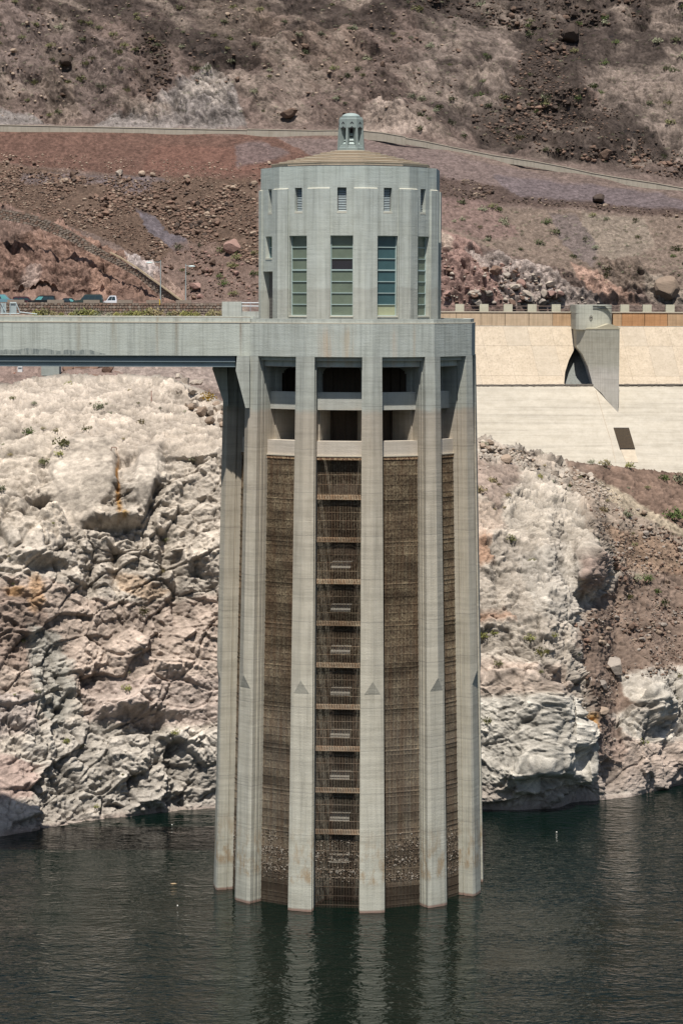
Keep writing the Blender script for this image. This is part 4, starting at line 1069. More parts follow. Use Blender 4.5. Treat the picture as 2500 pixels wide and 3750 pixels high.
# steel grate on the apron
gy = [(2244,1563),(2300,1563),(2323,1640),(2268,1641)]
a = [at(x,y,apron_Y(y)-.40) for x,y in gy]; m = MB(); m.prism(a, [(p[0],p[1]+.2,p[2]) for p in a]); gr = m.build('grate', M['hole'], sp)
for i in range(14):
    f0, f1 = (i+.25)/14, (i+.75)/14; m = MB()
    tp = [(lerp(2244,2300,f),1565) for f in (f0,f1)]; bt = [(lerp(2268,2323,f),1639) for f in (f1,f0)]
    a = [at(x,y,apron_Y(y)-.50) for x,y in tp+bt]; m.prism(a, [(p[0],p[1]+.08,p[2]) for p in a])
    m.build('grate_bar', flat('brown_grate_bar_%d' % i, (.085,.06,.032), .9, .1, 0, .5, 5) if i < 1 else bpy.data.materials['brown_grate_bar_0'], gr)
m = MB(); a = [at(x,y,apron_Y(y)-.24) for x,y in [(2270,1643),(2322,1643),(2334,1690),(2290,1690)]]; m.prism(a, [(p[0],p[1]+.1,p[2]) for p in a])
m.build('rust_run', flat('rust_tinted_concrete', (.45,.385,.30), .9, .1, 0, .25, 1.5), sp)

# ================================================================== UPPER ROAD WALL
rw = thing('upper_road_wall', 'long low pale concrete parapet of the road crossing the mountainside above the red slope', 'wall')
road_pts = [(-900,447),(-300,459),(0,466),(450,474),(900,482),(1140,486),(1300,484),(1400,494),(1560,522),(1650,541),(1800,570),(1950,592),(2060,612),(2160,634),(2260,651),(2400,672),(2500,690),(2700,724),(3100,790),(3500,850)]
M['roadwall'] = concrete('weathered_road_wall_concrete', base=(.37,.335,.28), streak=.6, band=.2, lifts=False)
def rdY(x): return np.interp(x, [-900,0,560,900,1300,1650,2100,2500,3500], [551,551,551,546,538,526,513,506,486])
rp = []
for i in range(len(road_pts)-1):
    (x0,y0),(x1,y1) = road_pts[i], road_pts[i+1]; nseg = max(1, int((x1-x0)/70))
    for j in range(nseg): rp.append((lerp(x0,x1,j/nseg), lerp(y0,y1,j/nseg)))
rp.append(road_pts[-1])
for i in range(len(rp)-1):
    (x0,y0),(x1,y1) = rp[i], rp[i+1]; h = 8 if x0 < 900 else (15 if x0 < 1450 else 7)
    Y0, Y1 = float(rdY(x0))+1.4, float(rdY(x1))+1.4
    a = [at(x0+.3,y0-h/2,Y0),at(x1-.3,y1-h/2,Y1),at(x1-.3,y1+h/2+16,Y1),at(x0+.3,y0+h/2+16,Y0)]
    m = MB(); m.prism(a, [(p[0],p[1]+.6,p[2]) for p in a]); m.build('parapet_panel', M['roadwall'], rw)
    a = [at(x0,y0-h/2-2,Y0-.1),at(x1,y1-h/2-2,Y1-.1),at(x1,y1-h/2,Y1-.1),at(x0,y0-h/2,Y0-.1)]
    m = MB(); m.prism(a, [(p[0],p[1]+.8,p[2]) for p in a]); m.build('coping', M['bright'], rw)

# ================================================================== STONE WALLS
M['mortar'] = flat('dark_wall_mortar', (.145,.115,.095), .95, .05)
STONE = [flat('wall_stone_%s' % s, c, .95, .1, 0, .25, 4) for s, c in (('brown',(.185,.14,.11)),('grey',(.215,.175,.145)),('red',(.20,.135,.105)),('pale',(.24,.20,.165)))]
def stone_wall(wall, top, hgt, Yf, nrow, step, merrlons=()):
    """top: polyline in photo px; stones as parts up to 300, the rest one stuff part"""
    cnt = 0; rr = random.Random(len(top)+nrow); bulk = MB(); variants = []
    xs = top[0][0]; xe = top[-1][0]; X = [p[0] for p in top]; Yt = [p[1] for p in top]
    seg = 40
    for i in range(int((xe-xs)/seg)+1):
        x0 = xs+i*seg; x1 = min(xe, x0+seg)
        if x1 <= x0: break
        y0, y1 = np.interp(x0,X,Yt), np.interp(x1,X,Yt); h0, h1 = np.interp(x0,X,hgt), np.interp(x1,X,hgt)
        Y0, Y1 = np.interp(x0,X,Yf), np.interp(x1,X,Yf)
        a = [at(x0,y0,Y0),at(x1,y1,Y1),at(x1,y1+h1,Y1),at(x0,y0+h0,Y0)]
        m = MB(); m.prism(a, [(p[0],p[1]+.7,p[2]) for p in a]); m.build('wall_core', M['mortar'], wall)
    x = xs
    for r in range(nrow):
        x = xs+rr.uniform(0, step)
        while x < xe:
            w = step*rr.uniform(.6,1.35); xm = x+w/2; h = np.interp(xm,X,hgt); y = np.interp(xm,X,Yt)+h*(r+.5)/nrow
            Y = np.interp(xm,X,Yf); p = at(xm,y,Y); sw = w*Y/FOC*.45; shh = h/nrow*Y/FOC*rr.uniform(.38,.47)
            pts = []
            for k in range(6):
                t_ = 6.2832*(k+.5)/6+rr.uniform(-.2,.2); pts.append((math.copysign(min(1,abs(math.cos(t_))*1.15),math.cos(t_))*sw, math.sin(t_)*shh*1.1))
            m = MB(); m.prism([(p[0]+u,Y-.10-rr.uniform(0,.06),p[2]+v) for u,v in pts], [(p[0]+u,Y+.02,p[2]+v) for u,v in pts])
            if cnt < 290 and -20 < x < 2500: m.build('stone', rr.choice(STONE), wall); cnt += 1
            else: bulk.add(m.v, m.f)
            x += w
    if bulk.v: bulk.build('stone_courses', STONE[1], wall, kind='stuff')
pw_ = thing('parking_stone_wall', 'low brown rubble stone parapet in front of the parked cars', 'wall')
stone_wall(pw_, [(-700,1108),(130,1110),(560,1112),(856,1112)], [42,42,40,38], [466]*4, 4, 12)
for x in (52,198,330,452,560,668):
    a0 = at(x-26,1100,466); m = MB(); m.box(a0[0], at(x+26,0,466)[0], 465.85, 466.9, at(0,1113,466)[2], at(0,1101,466)[2]); m.build('merlon', STONE[3], pw_)
dw = thing('stair_stone_wall', 'long rubble stone retaining wall descending the red slope from upper left to the car park', 'wall')
stone_wall(dw, [(-300,740),(0,768),(120,788),(240,838),(330,893),(420,945),(500,990),(570,1040),(640,1085),(690,1112)], [38,38,42,42,36,26,26,34,44,22], [501,498,496,494,493,491.5,489.5,487,484.5,482], 5, 11)
M['stair_cap'] = flat('tan_stair_coping', (.30,.24,.165), .9, .1)
tp = [(400,925),(440,945),(500,982),(560,1026),(610,1062),(650,1092),(680,1112)]; ty = [491.6,491,489,486.8,484.6,483.2,481.6]
for i in range(6):
    a = [at(tp[i][0],tp[i][1],ty[i]),at(tp[i+1][0],tp[i+1][1],ty[i+1]),at(tp[i+1][0]-1,tp[i+1][1]+5,ty[i+1]),at(tp[i][0]-1,tp[i][1]+4,ty[i])]
    m = MB(); m.prism(a, [(p[0]+.1,p[1]+.7,p[2]+.05) for p in a]); m.build('coping', M['stair_cap'], dw)

# concrete block wall with pipe railing beside the gatehouse
cb = thing('concrete_barrier', 'grey concrete end block with white pipe railing left of the tower house', 'barrier')
m = MB(); p0 = at(811,1150,300); p1 = at(882,1106,300); m.box(p0[0],p1[0],300,302,p0[2]-1.2,p1[2]); m.build('end_block', M['deck'], cb)
m = MB(); p0 = at(882,1142,300); p1 = at(960,1170,300); m.box(p0[0],p1[0],300.2,302,p1[2]-1,p0[2]); m.build('kerb_wall', M['deck'], cb)
for y in (1110,1122):
    m = MB(); m.tube(at(882,y,300.3), at(962,y,300.3), .05, 6); m.build('rail', flat('white_pipe_%d'%y,(.6,.65,.68),.4,.4), cb)
for x in (915,):
    m = MB(); m.tube(at(x,1106,300.3), at(x,1143,300.3), .04, 6); m.build('rail_post', flat('pipe_post',(.3,.3,.33)), cb)

# ================================================================== VEHICLES
def glassy(name, c, r=.08): return flat(name, c, r, .6, 0, .15, 1)
M['tyre'] = flat('black_tyre', (.02,.02,.02)); M['rim'] = flat('alloy_rim', (.4,.4,.42), .3, .5, .8)
M['carglass'] = glassy('dark_car_glass', (.02,.035,.04)); M['carglass_t'] = glassy('teal_painted_reflection_glass', (.10,.28,.28), .05)  # teal of the second glass is a reflection painted into its colour
M['lampred'] = flat('red_tail_lamp', (.35,.02,.03), .3, .5); M['lampwhite'] = flat('clear_head_lamp', (.7,.72,.75), .1, .6)
GZ = at(0,1128,478)[2]-.75
def vehicle(kind, px, Y, label, paint_c, L=4.9, Wd=1.95, H=1.85, flip=False, pickup=False, gl='carglass', top=None):
    """side-on vehicle; px = photo x of its middle"""
    cx = at(px,1100,Y)[0]; gz = (at(0,top,Y)[2]-H) if top else GZ
    t = thing(kind, label, 'car' if not pickup else 'pickup truck', 'vehicles parked behind the stone parapet', (cx, Y, gz))
    pm_ = flat('car_paint_'+label[:14].replace(' ','_'), paint_c, .25, .5, .2, .06, 1)
    f = -1 if flip else 1; h = L/2; bh = H*.53
    side = [(-h,.32),(-h*1.0,bh*.9),(-h*.96,bh),(h*.52,bh),(h*.93,bh*.86),(h,bh*.62),(h*.99,.32)]
    m = MB(); m.prism([(f*x,-Wd/2,z) for x,z in side],[(f*x,Wd/2,z) for x,z in side]); m.build('body', pm_, t)
    if pickup: cab = [(-h*.15,bh),(-h*.10,H*.97),(-h*.02,H),(h*.22,H),(h*.30,H*.96),(h*.50,bh)]
    elif 'small' in kind: cab = [(-h*.95,bh),(-h*.6,H*.98),(h*.1,H),(h*.5,bh)]
    else: cab = [(-h*.97,bh),(-h*.90,H*.96),(-h*.80,H),(h*.12,H),(h*.22,H*.97),(h*.50,bh)]
    def sc(z): return Wd/2-.05-(z-bh)/(H-bh)*.16
    m = MB(); m.prism([(f*x,-sc(z),z) for x,z in cab],[(f*x,sc(z),z) for x,z in cab]); cabo = m.build('cabin', pm_, t)
    x0, x1 = cab[0][0]+.15, cab[-1][0]-.12; nw = 3 if not pickup else 2
    tops = [p[0] for p in cab if p[1] > H*.9]; xt0, xt1 = min(tops)+.12, max(tops)-.06
    for i in range(nw):
        f0, f1 = i/nw+.015, (i+1)/nw-.015
        q = [(lerp(x0,x1,f0),bh+.06),(lerp(x0,x1,f1),bh+.06),(lerp(xt0,xt1,f1),H-.16),(lerp(xt0,xt1,f0),H-.16)]
        for sgn in (-1,1):
            m = MB(); m.prism([(f*x,sgn*(sc(z)+.012),z) for x,z in q],[(f*x,sgn*(sc(z)-.03),z) for x,z in q]); m.build('window', M[gl if i == nw-1 else 'carglass'], t)
    for (wx,sgn) in ((-h*.62,-1),(h*.62,-1),(-h*.62,1),(h*.62,1)):
        m = MB(); m.tube((f*wx,sgn*(Wd/2-.22),.36),(f*wx,sgn*(Wd/2+.02),.36),.36,16); w = m.build('wheel', M['tyre'], t)
        m = MB(); m.tube((f*wx,sgn*(Wd/2),.36),(f*wx,sgn*(Wd/2+.03),.36),.2,10); m.build('rim', M['rim'], w)
    for sgn in (-1,1):
        m = MB(); m.box(-.06,.06,-.12,.12,-.1,.1); o = m.build('tail_lamp', M['lampred'], t); o.location = (f*-h*.99, sgn*(Wd/2-.14), bh*.82)
        m = MB(); m.box(-.06,.06,-.16,.16,-.09,.09); o = m.build('headlight', M['lampwhite'], t); o.location = (f*h*.97, sgn*(Wd/2-.22), bh*.62)
    if not pickup and 'small' not in kind:
        for sgn in (-1,1):
            m = MB(); m.tube((f*-h*.78,sgn*.6,H+.05),(f*h*.1,sgn*.6,H+.05),.025,5); m.build('roof_rail', M['tyre'] , t)
    return t
vehicle('parked_car', 8, 472, 'pale blue car with glinting headlamp, leftmost of the parked vehicles', (.16,.30,.36), 4.6, 1.9, 1.65, gl='carglass_t', top=1082)
vehicle('parked_car', 92, 481, 'dark maroon car parked partly hidden between the pale blue car and a black car', (.06,.012,.02), 4.6, 1.85, 1.5, top=1090)
vehicle('parked_car', 152, 474, 'black estate car with a teal reflection in its windscreen', (.015,.018,.02), 4.9, 1.9, 1.65, flip=True, gl='carglass_t', top=1086)
vehicle('small_parked_car', 258, 482, 'small dark car with teal glass parked behind the large dark green vehicle', (.02,.025,.03), 3.9, 1.75, 1.45, gl='carglass_t', top=1094)
vehicle('parked_car', 322, 474, 'large dark green sport utility car with roof rails beside the white pickup', (.045,.065,.06), 5.2, 2.0, 1.95, flip=True, top=1081)
vehicle('parked_pickup', 418, 479, 'white pickup truck with dark cab windows, rightmost of the parked vehicles', (.75,.76,.80), 5.4, 2.0, 1.9, flip=True, pickup=True, top=1085)

# ================================================================== STREET LAMPS
M['pole'] = flat('galvanised_pole', (.34,.40,.40), .5, .4, .2); M['lamphead'] = flat('pale_lamp_head', (.55,.66,.66), .4, .4)
def lamp(px, ytop, ybot, hx, hy, Y, label):
    t = thing('street_lamp', label, 'street lamp', 'street lamps by the car park', at(px,ybot,Y)); b = Vector(at(px,ybot,Y))
    T_ = Vector(at(px,ytop,Y))-b; hd = Vector(at(hx,hy,Y))-b
    m = MB(); m.tube((0,0,-2),T_,.11,8,.06); m.build('pole', M['pole'], t)
    m = MB(); s = 1 if hx > px else -1; m.tube((0,0,hd.z+.1),(hd.x-.3*s,0,hd.z+.08),.035,6); m.build('arm', M['pole'], t)
    m = MB(); rings = []
    for j in range(7):
        f = j/6; r = .02+math.sin(math.pi*min(1,f*.95+.05))**.6*.2
        rings.append([(hd.x-.5*s+s*f*1.15, r*1.3*math.cos(6.2832*i/8), hd.z+r*.75*math.sin(6.2832*i/8)) for i in range(8)])
    m.loft(rings); m.build('lamp_head', M['lamphead'], t, smooth=True)
lamp(586, 955, 1110, 546, 964, 468, 'taller grey street lamp with its pale head turned left, beside the yellow post')
lamp(678, 968, 1106, 699, 977, 470, 'grey street lamp with pale head turned right at the foot of the stair wall')
bo = thing('yellow_bollard', 'short yellow post standing at the foot of the taller street lamp', 'bollard', None, at(583,1114,465.2))
m = MB(); m.tube((0,0,-.2),(0,0,.62),.09,8); m.build('post', flat('yellow_paint',(.55,.38,.04)), bo); m = MB(); m.tube((0,0,.62),(0,0,.72),.1,8,.04); m.build('cap', flat('yellow_cap',(.55,.38,.04)), bo)

# metal access stair frame at the far left of the bridge deck
st = thing('metal_gate_stair', 'light grey metal gate frames with slanting struts at the left edge above the bridge', 'gate', None, at(30,1160,300))
mt = flat('galvanised_frame', (.42,.50,.52), .4, .5, .2)
for (x0,y0,x1,y1) in ((2,1112,22,1152),(0,1152,70,1152),(36,1112,36,1158),(58,1112,58,1150),(36,1112,58,1112),(57,1112,73,1150),(10,1112,10,1150),(20,1112,20,1150),(70,1146,135,1154)):
    a = Vector(at(x0,y0,300))-st.location; b = Vector(at(x1,y1,300))-st.location; m = MB(); m.tube(a,b,.05,6); m.build('strut', mt, st)
for x0 in (0,36):
    m = MB(); a = at(x0+1,1150,300.1); b = at(x0+21,1114,300.1)
    m.add([(a[0],300.1,a[2]),(b[0],300.1,a[2]),(b[0],300.1,b[2]),(a[0],300.1,b[2])],[(0,1,2,3)]); o = m.build('mesh_panel', flat('mesh_panel_grey_%d'%x0,(.30,.35,.36)), st)
    o.matrix_parent_inverse = Matrix.Translation(-st.location)

# gauge hut, monitoring plate, tripod, survey stake under the bridge
hut = thing('gauge_box', 'small white cabinet on a rusty red plinth under the bridge at far left', 'cabinet', None, at(72,1378,330))
def lb(x0,x1,y0,y1,Y,dy,mat,name,par):
    a = Vector(at(x0,y0,Y))-par.location; b = Vector(at(x1,y1,Y))-par.location
    m = MB(); m.box(min(a.x,b.x),max(a.x,b.x),a.y,a.y+dy,min(a.z,b.z),max(a.z,b.z)); return m.build(name, mat, par)
lb(64,81,1346,1366,330,.5,flat('white_cabinet',(.6,.62,.62)),'cabinet',hut); lb(49,90,1369,1379,330,1.2,flat('rust_plinth',(.30,.13,.08)),'plinth',hut)
lb(66,79,1349,1354,329.97,.02,flat('dark_vent',(.12,.13,.14)),'vent',hut)
pl = thing('concrete_block', 'plain grey green concrete block under the bridge beside the red rocks', 'block', None, at(183,1378,325))
lb(150,216,1332,1379,325,2.5,concrete('block_concrete',base=(.30,.33,.31),lifts=False),'block_body',pl); lb(149,217,1330,1333,324.9,2.7,M['sill'],'block_cap',pl)
tr = thing('white_tripod', 'small white metal tripod stand below the yellow bush near the haunched pier', 'stand', None, at(773,1462,296))
wm = flat('white_tripod_metal', (.62,.66,.68), .4, .4)
for x in (760,768,779,786):
    a = Vector(at(x,1464,296))-tr.location; b = Vector(at(773,1450,296))-tr.location; m = MB(); m.tube(a,(b.x+(x-773)*.008,0,b.z),.05,5); m.build('leg', wm, tr)
m = MB(); b = Vector(at(773,1449,296))-tr.location; m.box(b.x-.35,b.x+.35,-.1,.1,b.z-.04,b.z+.06); m.build('top_plate', wm, tr)
sk_p, _ = near_pick(553,1470)
sk = thing('survey_stake', 'thin rusty red stake standing on the pale rock under the bridge', 'stake', None, tuple(sk_p))
m = MB(); m.tube((0,0,-.4),(0,0,1.0),.035,5); m.build('rod', flat('red_rust_rod',(.28,.09,.06)), sk); m = MB(); m.tube((0,0,1.0),(0,0,1.06),.05,5); m.build('tip', flat('red_rust_tip',(.28,.09,.06)), sk)
p, _ = near_pick(415,1650)
hk = thing('steel_anchor', 'small rusty bent steel anchor bar above the orange streak on the cliff', 'anchor', None, tuple(p))
m = MB(); m.tube((-.2,-.2,-.1),(-.1,-.6,.25),.035,5); m.tube((-.1,-.6,.25),(.35,-.6,.2),.035,5); m.tube((.35,-.6,.2),(.35,-.3,-.05),.035,5); m.build('bar', flat('rust_bar',(.22,.10,.06)), hk)

# ================================================================== ROCKS
def rock_mesh(seed, flatn=.7, mat=None, sub=1, name='boulder'):
    bm = bmesh.new(); bmesh.ops.create_icosphere(bm, subdivisions=sub, radius=1); r = random.Random(seed)
    pl = [Vector((r.gauss(0,1),r.gauss(0,1),r.gauss(0,1))).normalized() for _ in range(15)]; dd = [r.uniform(.48,.78) for _ in pl]
    for v in bm.verts:
        c = v.co.copy()
        for n, d in zip(pl, dd):
            k = c.dot(n)
            if k > d: c -= n*(k-d)
        jt = .02 if sub > 1 else .06
        v.co = Vector((c.x*1.25, c.y, c.z*flatn))*(1+r.uniform(-jt,jt))
    me = bpy.data.meshes.new(name); bm.to_mesh(me); bm.free()
    if mat: me.materials.append(mat)
    return me
def rock_mat(name, c, sc=1.2):
    n = NT(name, .95, .1); oi = n.t.nodes.new('ShaderNodeObjectInfo')
    col = n.mix(n.noise(sc=sc, detail=6, rough=.7), tuple(v*.62 for v in c), tuple(min(.8,v*1.32) for v in c))
    col = n.mix(oi.outputs['Random'], n.mix(1, col, (.78,.76,.74), 'MULTIPLY'), n.mix(1, col, (1.2,1.18,1.15), 'MULTIPLY'))
    n.bump(n.noise(sc=sc*3, detail=6, rough=.7), .7, .15); return n.color(col)
RM = {k: rock_mat('boulder_rock_'+k, c) for k, c in dict(red=(.19,.128,.10), brown=(.135,.095,.075), pale=(.40,.35,.30), tan=(.30,.235,.185), dark=(.075,.058,.05), pink=(.29,.19,.165), grey=(.30,.265,.235)).items()}
RV = {k: [rock_mesh(100+i+7*j, random.Random(i).uniform(.72,.98), RM[k], 3) for i in range(5)] for j, k in enumerate(RM)}
def put_rock(pick, px, py, wpx, kind, label, group=None, hr=None, i=0, sink=.25):
    p, nn = pick(px, py); s = wpx/2*p[1]/FOC/1.1
    o = inst('boulder', RV[kind][i%5]); o.location = (p[0], p[1]-s*.65, p[2]+s*.35)
    hh = (hr or .75); o.scale = (s, s, s*hh/.75); o.rotation_euler = (random.uniform(-.15,.15), random.uniform(-.2,.2), random.uniform(0,6.28) if hr is None else random.uniform(-.3,.3))
    o['label'] = label; o['category'] = 'boulder'
    if group: o['group'] = group
    return o
put_rock(far_pick, 842, 918, 88, 'pink', 'big rounded pink boulder at the foot of the talus left of the tower house', hr=.8)
put_rock(far_pick, 2440, 1066, 100, 'tan', 'huge tilted pale and dark boulder above the spillway wall at right', hr=1.0)
put_rock(far_pick, 434, 640, 38, 'pale', 'pale wedge shaped boulder on the bench, lightest of the row', hr=.6)
put_rock(far_pick, 520, 642, 30, 'tan', 'tan boulder next to the pale wedge boulder on the bench')
put_rock(far_pick, 558, 646, 26, 'tan', 'smaller tan boulder right of the tan one on the bench')
put_rock(far_pick, 680, 653, 26, 'tan', 'lone tan boulder on the red slope bench above the scree chute')
put_rock(far_pick, 930, 676, 28, 'tan', 'tan boulder at the right end of the bench beside the tower house')
put_rock(far_pick, 712, 1060, 60, 'pink', 'long low pinkish boulder right of the second street lamp', hr=.6)
put_rock(far_pick, 612, 1082, 26, 'red', 'upright orange red boulder leaning on the stair wall', hr=1.2)
put_rock(far_pick, 240, 240, 60, 'dark', 'dark brown ledge rock below the dark gully upper left', hr=.7)
put_rock(far_pick, 1055, 425, 62, 'brown', 'flat brown boulder above the road wall left of the lantern', hr=.6)
put_rock(far_pick, 2080, 140, 92, 'dark', 'largest dark lava boulder high on the right slope', hr=.8)
put_rock(far_pick, 2185, 735, 60, 'dark', 'dark brown overhanging rock on the bench above the spillway', hr=.6)
put_rock(far_pick, 2205, 575, 50, 'brown', 'brown boulder just above the road wall at right', hr=.9)
put_rock(near_pick, 2232, 2445, 76, 'grey', 'large grey angular boulder alone on the brown scree at right', hr=1.0)
put_rock(near_pick, 2195, 2508, 44, 'grey', 'rounded pale boulder below the large grey one on the scree', hr=.9)
put_rock(near_pick, 2200, 2610, 66, 'tan', 'long flat grey slab rock above the white rounded cliff', hr=.5)
put_rock(near_pick, 2065, 1772, 66, 'pale', 'tilted pale slab with a dark crack on the right shore', hr=.6)
put_rock(near_pick, 2035, 1738, 50, 'pale', 'pale block on top of the tilted slab', hr=.5)
put_rock(near_pick, 1842, 1664, 42, 'pale', 'pointed white boulder near the crest of the right shore', hr=1.0)
put_rock(near_pick, 1848, 1690, 50, 'tan', 'beige blocky boulder just below the pointed white one', hr=.8)
put_rock(near_pick, 1912, 1682, 34, 'pale', 'white triangular boulder right of the beige block', hr=1.0)
put_rock(near_pick, 1780, 1685, 36, 'pale', 'low white boulder nearest the tower on the right crest', hr=.6)
put_rock(near_pick, 2245, 2705, 20, 'pale', 'small whitish stone on the brown dirt below the flat slab')
rr = random.Random(5)
heap = []
while len(heap) < 24:
    px = rr.uniform(690, 830); py = rr.uniform(1482, 1600)
    if py < 1505+(px-690)*.62: heap.append((px, py))
for i, (px, py) in enumerate(sorted(heap)):     # pile of pale rocks by the haunched pier
    put_rock(near_pick, px, py, rr.uniform(24,46), rr.choice(['tan','pale','tan']), 'tan blocky rock, %s from the left in the heap beside the tower pier' % 'first second third fourth fifth sixth seventh eighth ninth tenth eleventh twelfth thirteenth fourteenth fifteenth sixteenth seventeenth eighteenth nineteenth twentieth twenty-first twenty-second twenty-third twenty-fourth'.split()[i], 'rocks heaped beside the left tower pier', rr.uniform(.7,1.0), i)
for i, (px, py, w) in enumerate([(672,1415,60),(715,1410,50),(650,1392,40),(700,1440,40),(745,1405,36),(655,1440,26)]):
    put_rock(far_pick if py < 1420 else near_pick, px, py, w, 'pale', ['largest','second largest','leftmost','lowest','rightmost','smallest'][i]+' of the pale boulders left of the yellow bush', 'large pale boulders left of the yellow bush', .8, i)
for i, (px, py, w) in enumerate([(250,1365,60),(300,1362,70),(350,1358,60),(395,1362,60),(430,1380,40),(270,1390,36),(340,1392,50),(385,1398,30)]):
    put_rock(far_pick, px, py, w, 'red', ['tall','blocky','jagged','broad','low','small','long','last'][i]+' dark red rock under the bridge, '+['first','second','third','fourth','fifth','sixth','seventh','eighth'][i]+' right of the grey block', 'dark red rocks under the bridge', .9, i)
KN = dict(red='reddish', brown='brown', pale='pale', tan='tan', dark='blackish', pink='pinkish', grey='grey')
def place_word(xs, ys, x, y):
    fx = (x-min(xs))/(max(xs)-min(xs)); fy = (y-min(ys))/(max(ys)-min(ys))
    return ('upper' if fy < .33 else ('middle' if fy < .66 else 'lower')) + ' ' + ('left' if fx < .25 else ('centre left' if fx < .5 else ('centre right' if fx < .75 else 'right')))
def _pn(x, y, k): return np.clip((fbm(np.stack([x*.012, y*.02, x*0+k*3.1], 1), 3, 7)-.3)*2.6, 0, 1)
def scatter(pick, poly, n, smin, smax, kinds, label, group, power=2.5, nind=0, name='talus_stones', seed=0, sub=1, hole=None):
    """n stones over a polygon of the slope: the largest nind as boulders, the rest one joined heap"""
    r = random.Random(seed); xs = [p[0] for p in poly]; ys = [p[1] for p in poly]
    small = [rock_mesh(500+seed*10+i, r.uniform(.5,.85), None, 1) for i in range(6)]
    base = []
    for me in small:
        v = np.array([tuple(q.co) for q in me.vertices]); f = np.array([tuple(q.vertices) for q in me.polygons]); base.append((v, f)); bpy.data.meshes.remove(me)
    items = []
    g = np.random.default_rng(seed+77)
    while len(items) < n:
        bx = g.uniform(min(xs), max(xs), 6*n); by = g.uniform(min(ys), max(ys), 6*n); ok = inside(poly, bx, by)
        if hole: ok &= ~inside(hole, bx, by)
        ok &= _pn(bx, by, seed) >= g.random(6*n)*.75
        w = smin+(smax-smin)*g.random(6*n)**power*(.4+.9*_pn(bx+300, by+500, seed+9))
        items += [(float(a), float(b), float(c)) for a, b, c in zip(w[ok], bx[ok], by[ok])]
    items = items[:n]
    items.sort(reverse=True); V = []; F = []; nv = 0; I = []
    for j, (w, x, y) in enumerate(items):
        if j < nind:
            sz = 'large' if j < nind*.3 else ('medium' if j < nind*.65 else 'small')
            put_rock(pick, x, y, w, kinds[j%len(kinds)], '%s %s boulder, %s of the %s' % (sz, KN[kinds[j%len(kinds)]], place_word(xs, ys, x, y), group), group, None, j); continue
        p, nn = pick(x, y); s = w/2*p[1]/FOC/1.1; v, f = base[j%6]; a = r.uniform(0,6.28); c, sn = math.cos(a), math.sin(a)
        tt = r.uniform(-.4,.4); ct, stt = math.cos(tt), math.sin(tt)
        q = v*s; q = np.stack([q[:,0]*c-q[:,1]*sn, q[:,0]*sn+q[:,1]*c, q[:,2]], 1); q = np.stack([q[:,0]*ct+q[:,2]*stt, q[:,1], -q[:,0]*stt+q[:,2]*ct], 1)
        V.append(q+np.array([p[0],p[1]-s*.2,p[2]+s*.15])); F.append(f+nv); I.append(np.full(len(f), j % max(1,len(kinds)))); nv += len(v)
    V = np.concatenate(V); F = np.concatenate(F); me = bpy.data.meshes.new(name); I = np.concatenate(I)
    me.vertices.add(len(V)); me.vertices.foreach_set('co', V.reshape(-1).astype(np.float32))
    me.loops.add(F.size); me.loops.foreach_set('vertex_index', F.reshape(-1).astype(np.int32))
    me.polygons.add(len(F)); me.polygons.foreach_set('loop_start', (np.arange(len(F))*3).astype(np.int32))
    for k in kinds: me.materials.append(RM[k])
    me.polygons.foreach_set('material_index', I.astype(np.int32)); me.update(calc_edges=True)
    o = bpy.data.objects.new(name, me); COL.objects.link(o); o['kind'] = 'stuff'; o['label'] = label; o['category'] = 'stones'
    return o
scatter(far_pick, [(-40,620),(300,650),(940,680),(940,980),(760,900),(640,880),(560,960),(300,850),(120,775),(-40,750)], 9000, 4, 24, ['brown','red','brown','red','dark','red','brown','tan'], 'reddish brown talus stones on the slope between the bench and the stone stair wall', 'talus below the red slope bench', 2.6, 60, 'talus_stones', 1, hole=[(490,765),(560,785),(625,850),(690,880),(690,930),(640,930),(590,890),(530,840)])
scatter(far_pick, [(-40,560),(1000,600),(940,680),(300,650),(-40,640)], 900, 4, 17, ['brown','red','tan'], 'small stones strewn above the bench on the red slope', 'stones above the bench of the red slope', 2.5, 8, 'bench_stones', 2)
scatter(far_pick, [(560,960),(700,900),(940,980),(940,1100),(700,1100)], 500, 4, 24, ['red','pink','brown'], 'stones at the foot of the talus behind the street lamps', 'stones behind the street lamps', 2.5, 10, 'foot_stones', 3)
scatter(far_pick, [(1600,640),(1700,655),(1860,690),(1920,720),(2100,735),(2510,775),(2510,800),(2100,760),(1700,730),(1600,720)], 750, 4, 20, ['brown','dark','tan'], 'dark stones lining the bench above the spillway slope', 'stones on the right hand bench', 2.2, 12, 'bench_rubble', 4)
scatter(far_pick, [(1700,420),(1850,330),(1900,200),(2130,60),(2140,250),(2190,380),(2360,450),(2540,600),(2540,670),(2240,600),(2000,560),(1760,520)], 2400, 5, 26, ['dark','brown','dark','red'], 'dark lava blocks tumbling down the right mountainside', 'lava blocks on the right slope', 2.4, 34, 'lava_blocks', 5)
scatter(far_pick, [(500,130),(560,130),(640,210),(620,330),(540,380),(500,330),(570,250),(490,190)], 260, 6, 26, ['dark','brown'], 'dark lava blocks in the gully upper left', 'dark lava blocks in the left gully', 2, 8, 'gully_blocks', 6)
scatter(far_pick, [(1450,0),(2540,-40),(2540,40),(2200,90),(1900,120),(1660,80)], 700, 6, 28, ['dark','brown'], 'dark blocks along the top edge of the right slope', 'dark blocks at the top right', 2.2, 12, 'upper_blocks', 7)
scatter(far_pick, [(1600,900),(1700,930),(1860,960),(2060,1060),(2200,1110),(1600,1115)], 260, 8, 46, ['pink','pale','red','grey'], 'angular pink and white blocks piled behind the spillway railing', 'blocks behind the spillway railing', 2.0, 20, 'pink_blocks', 8)
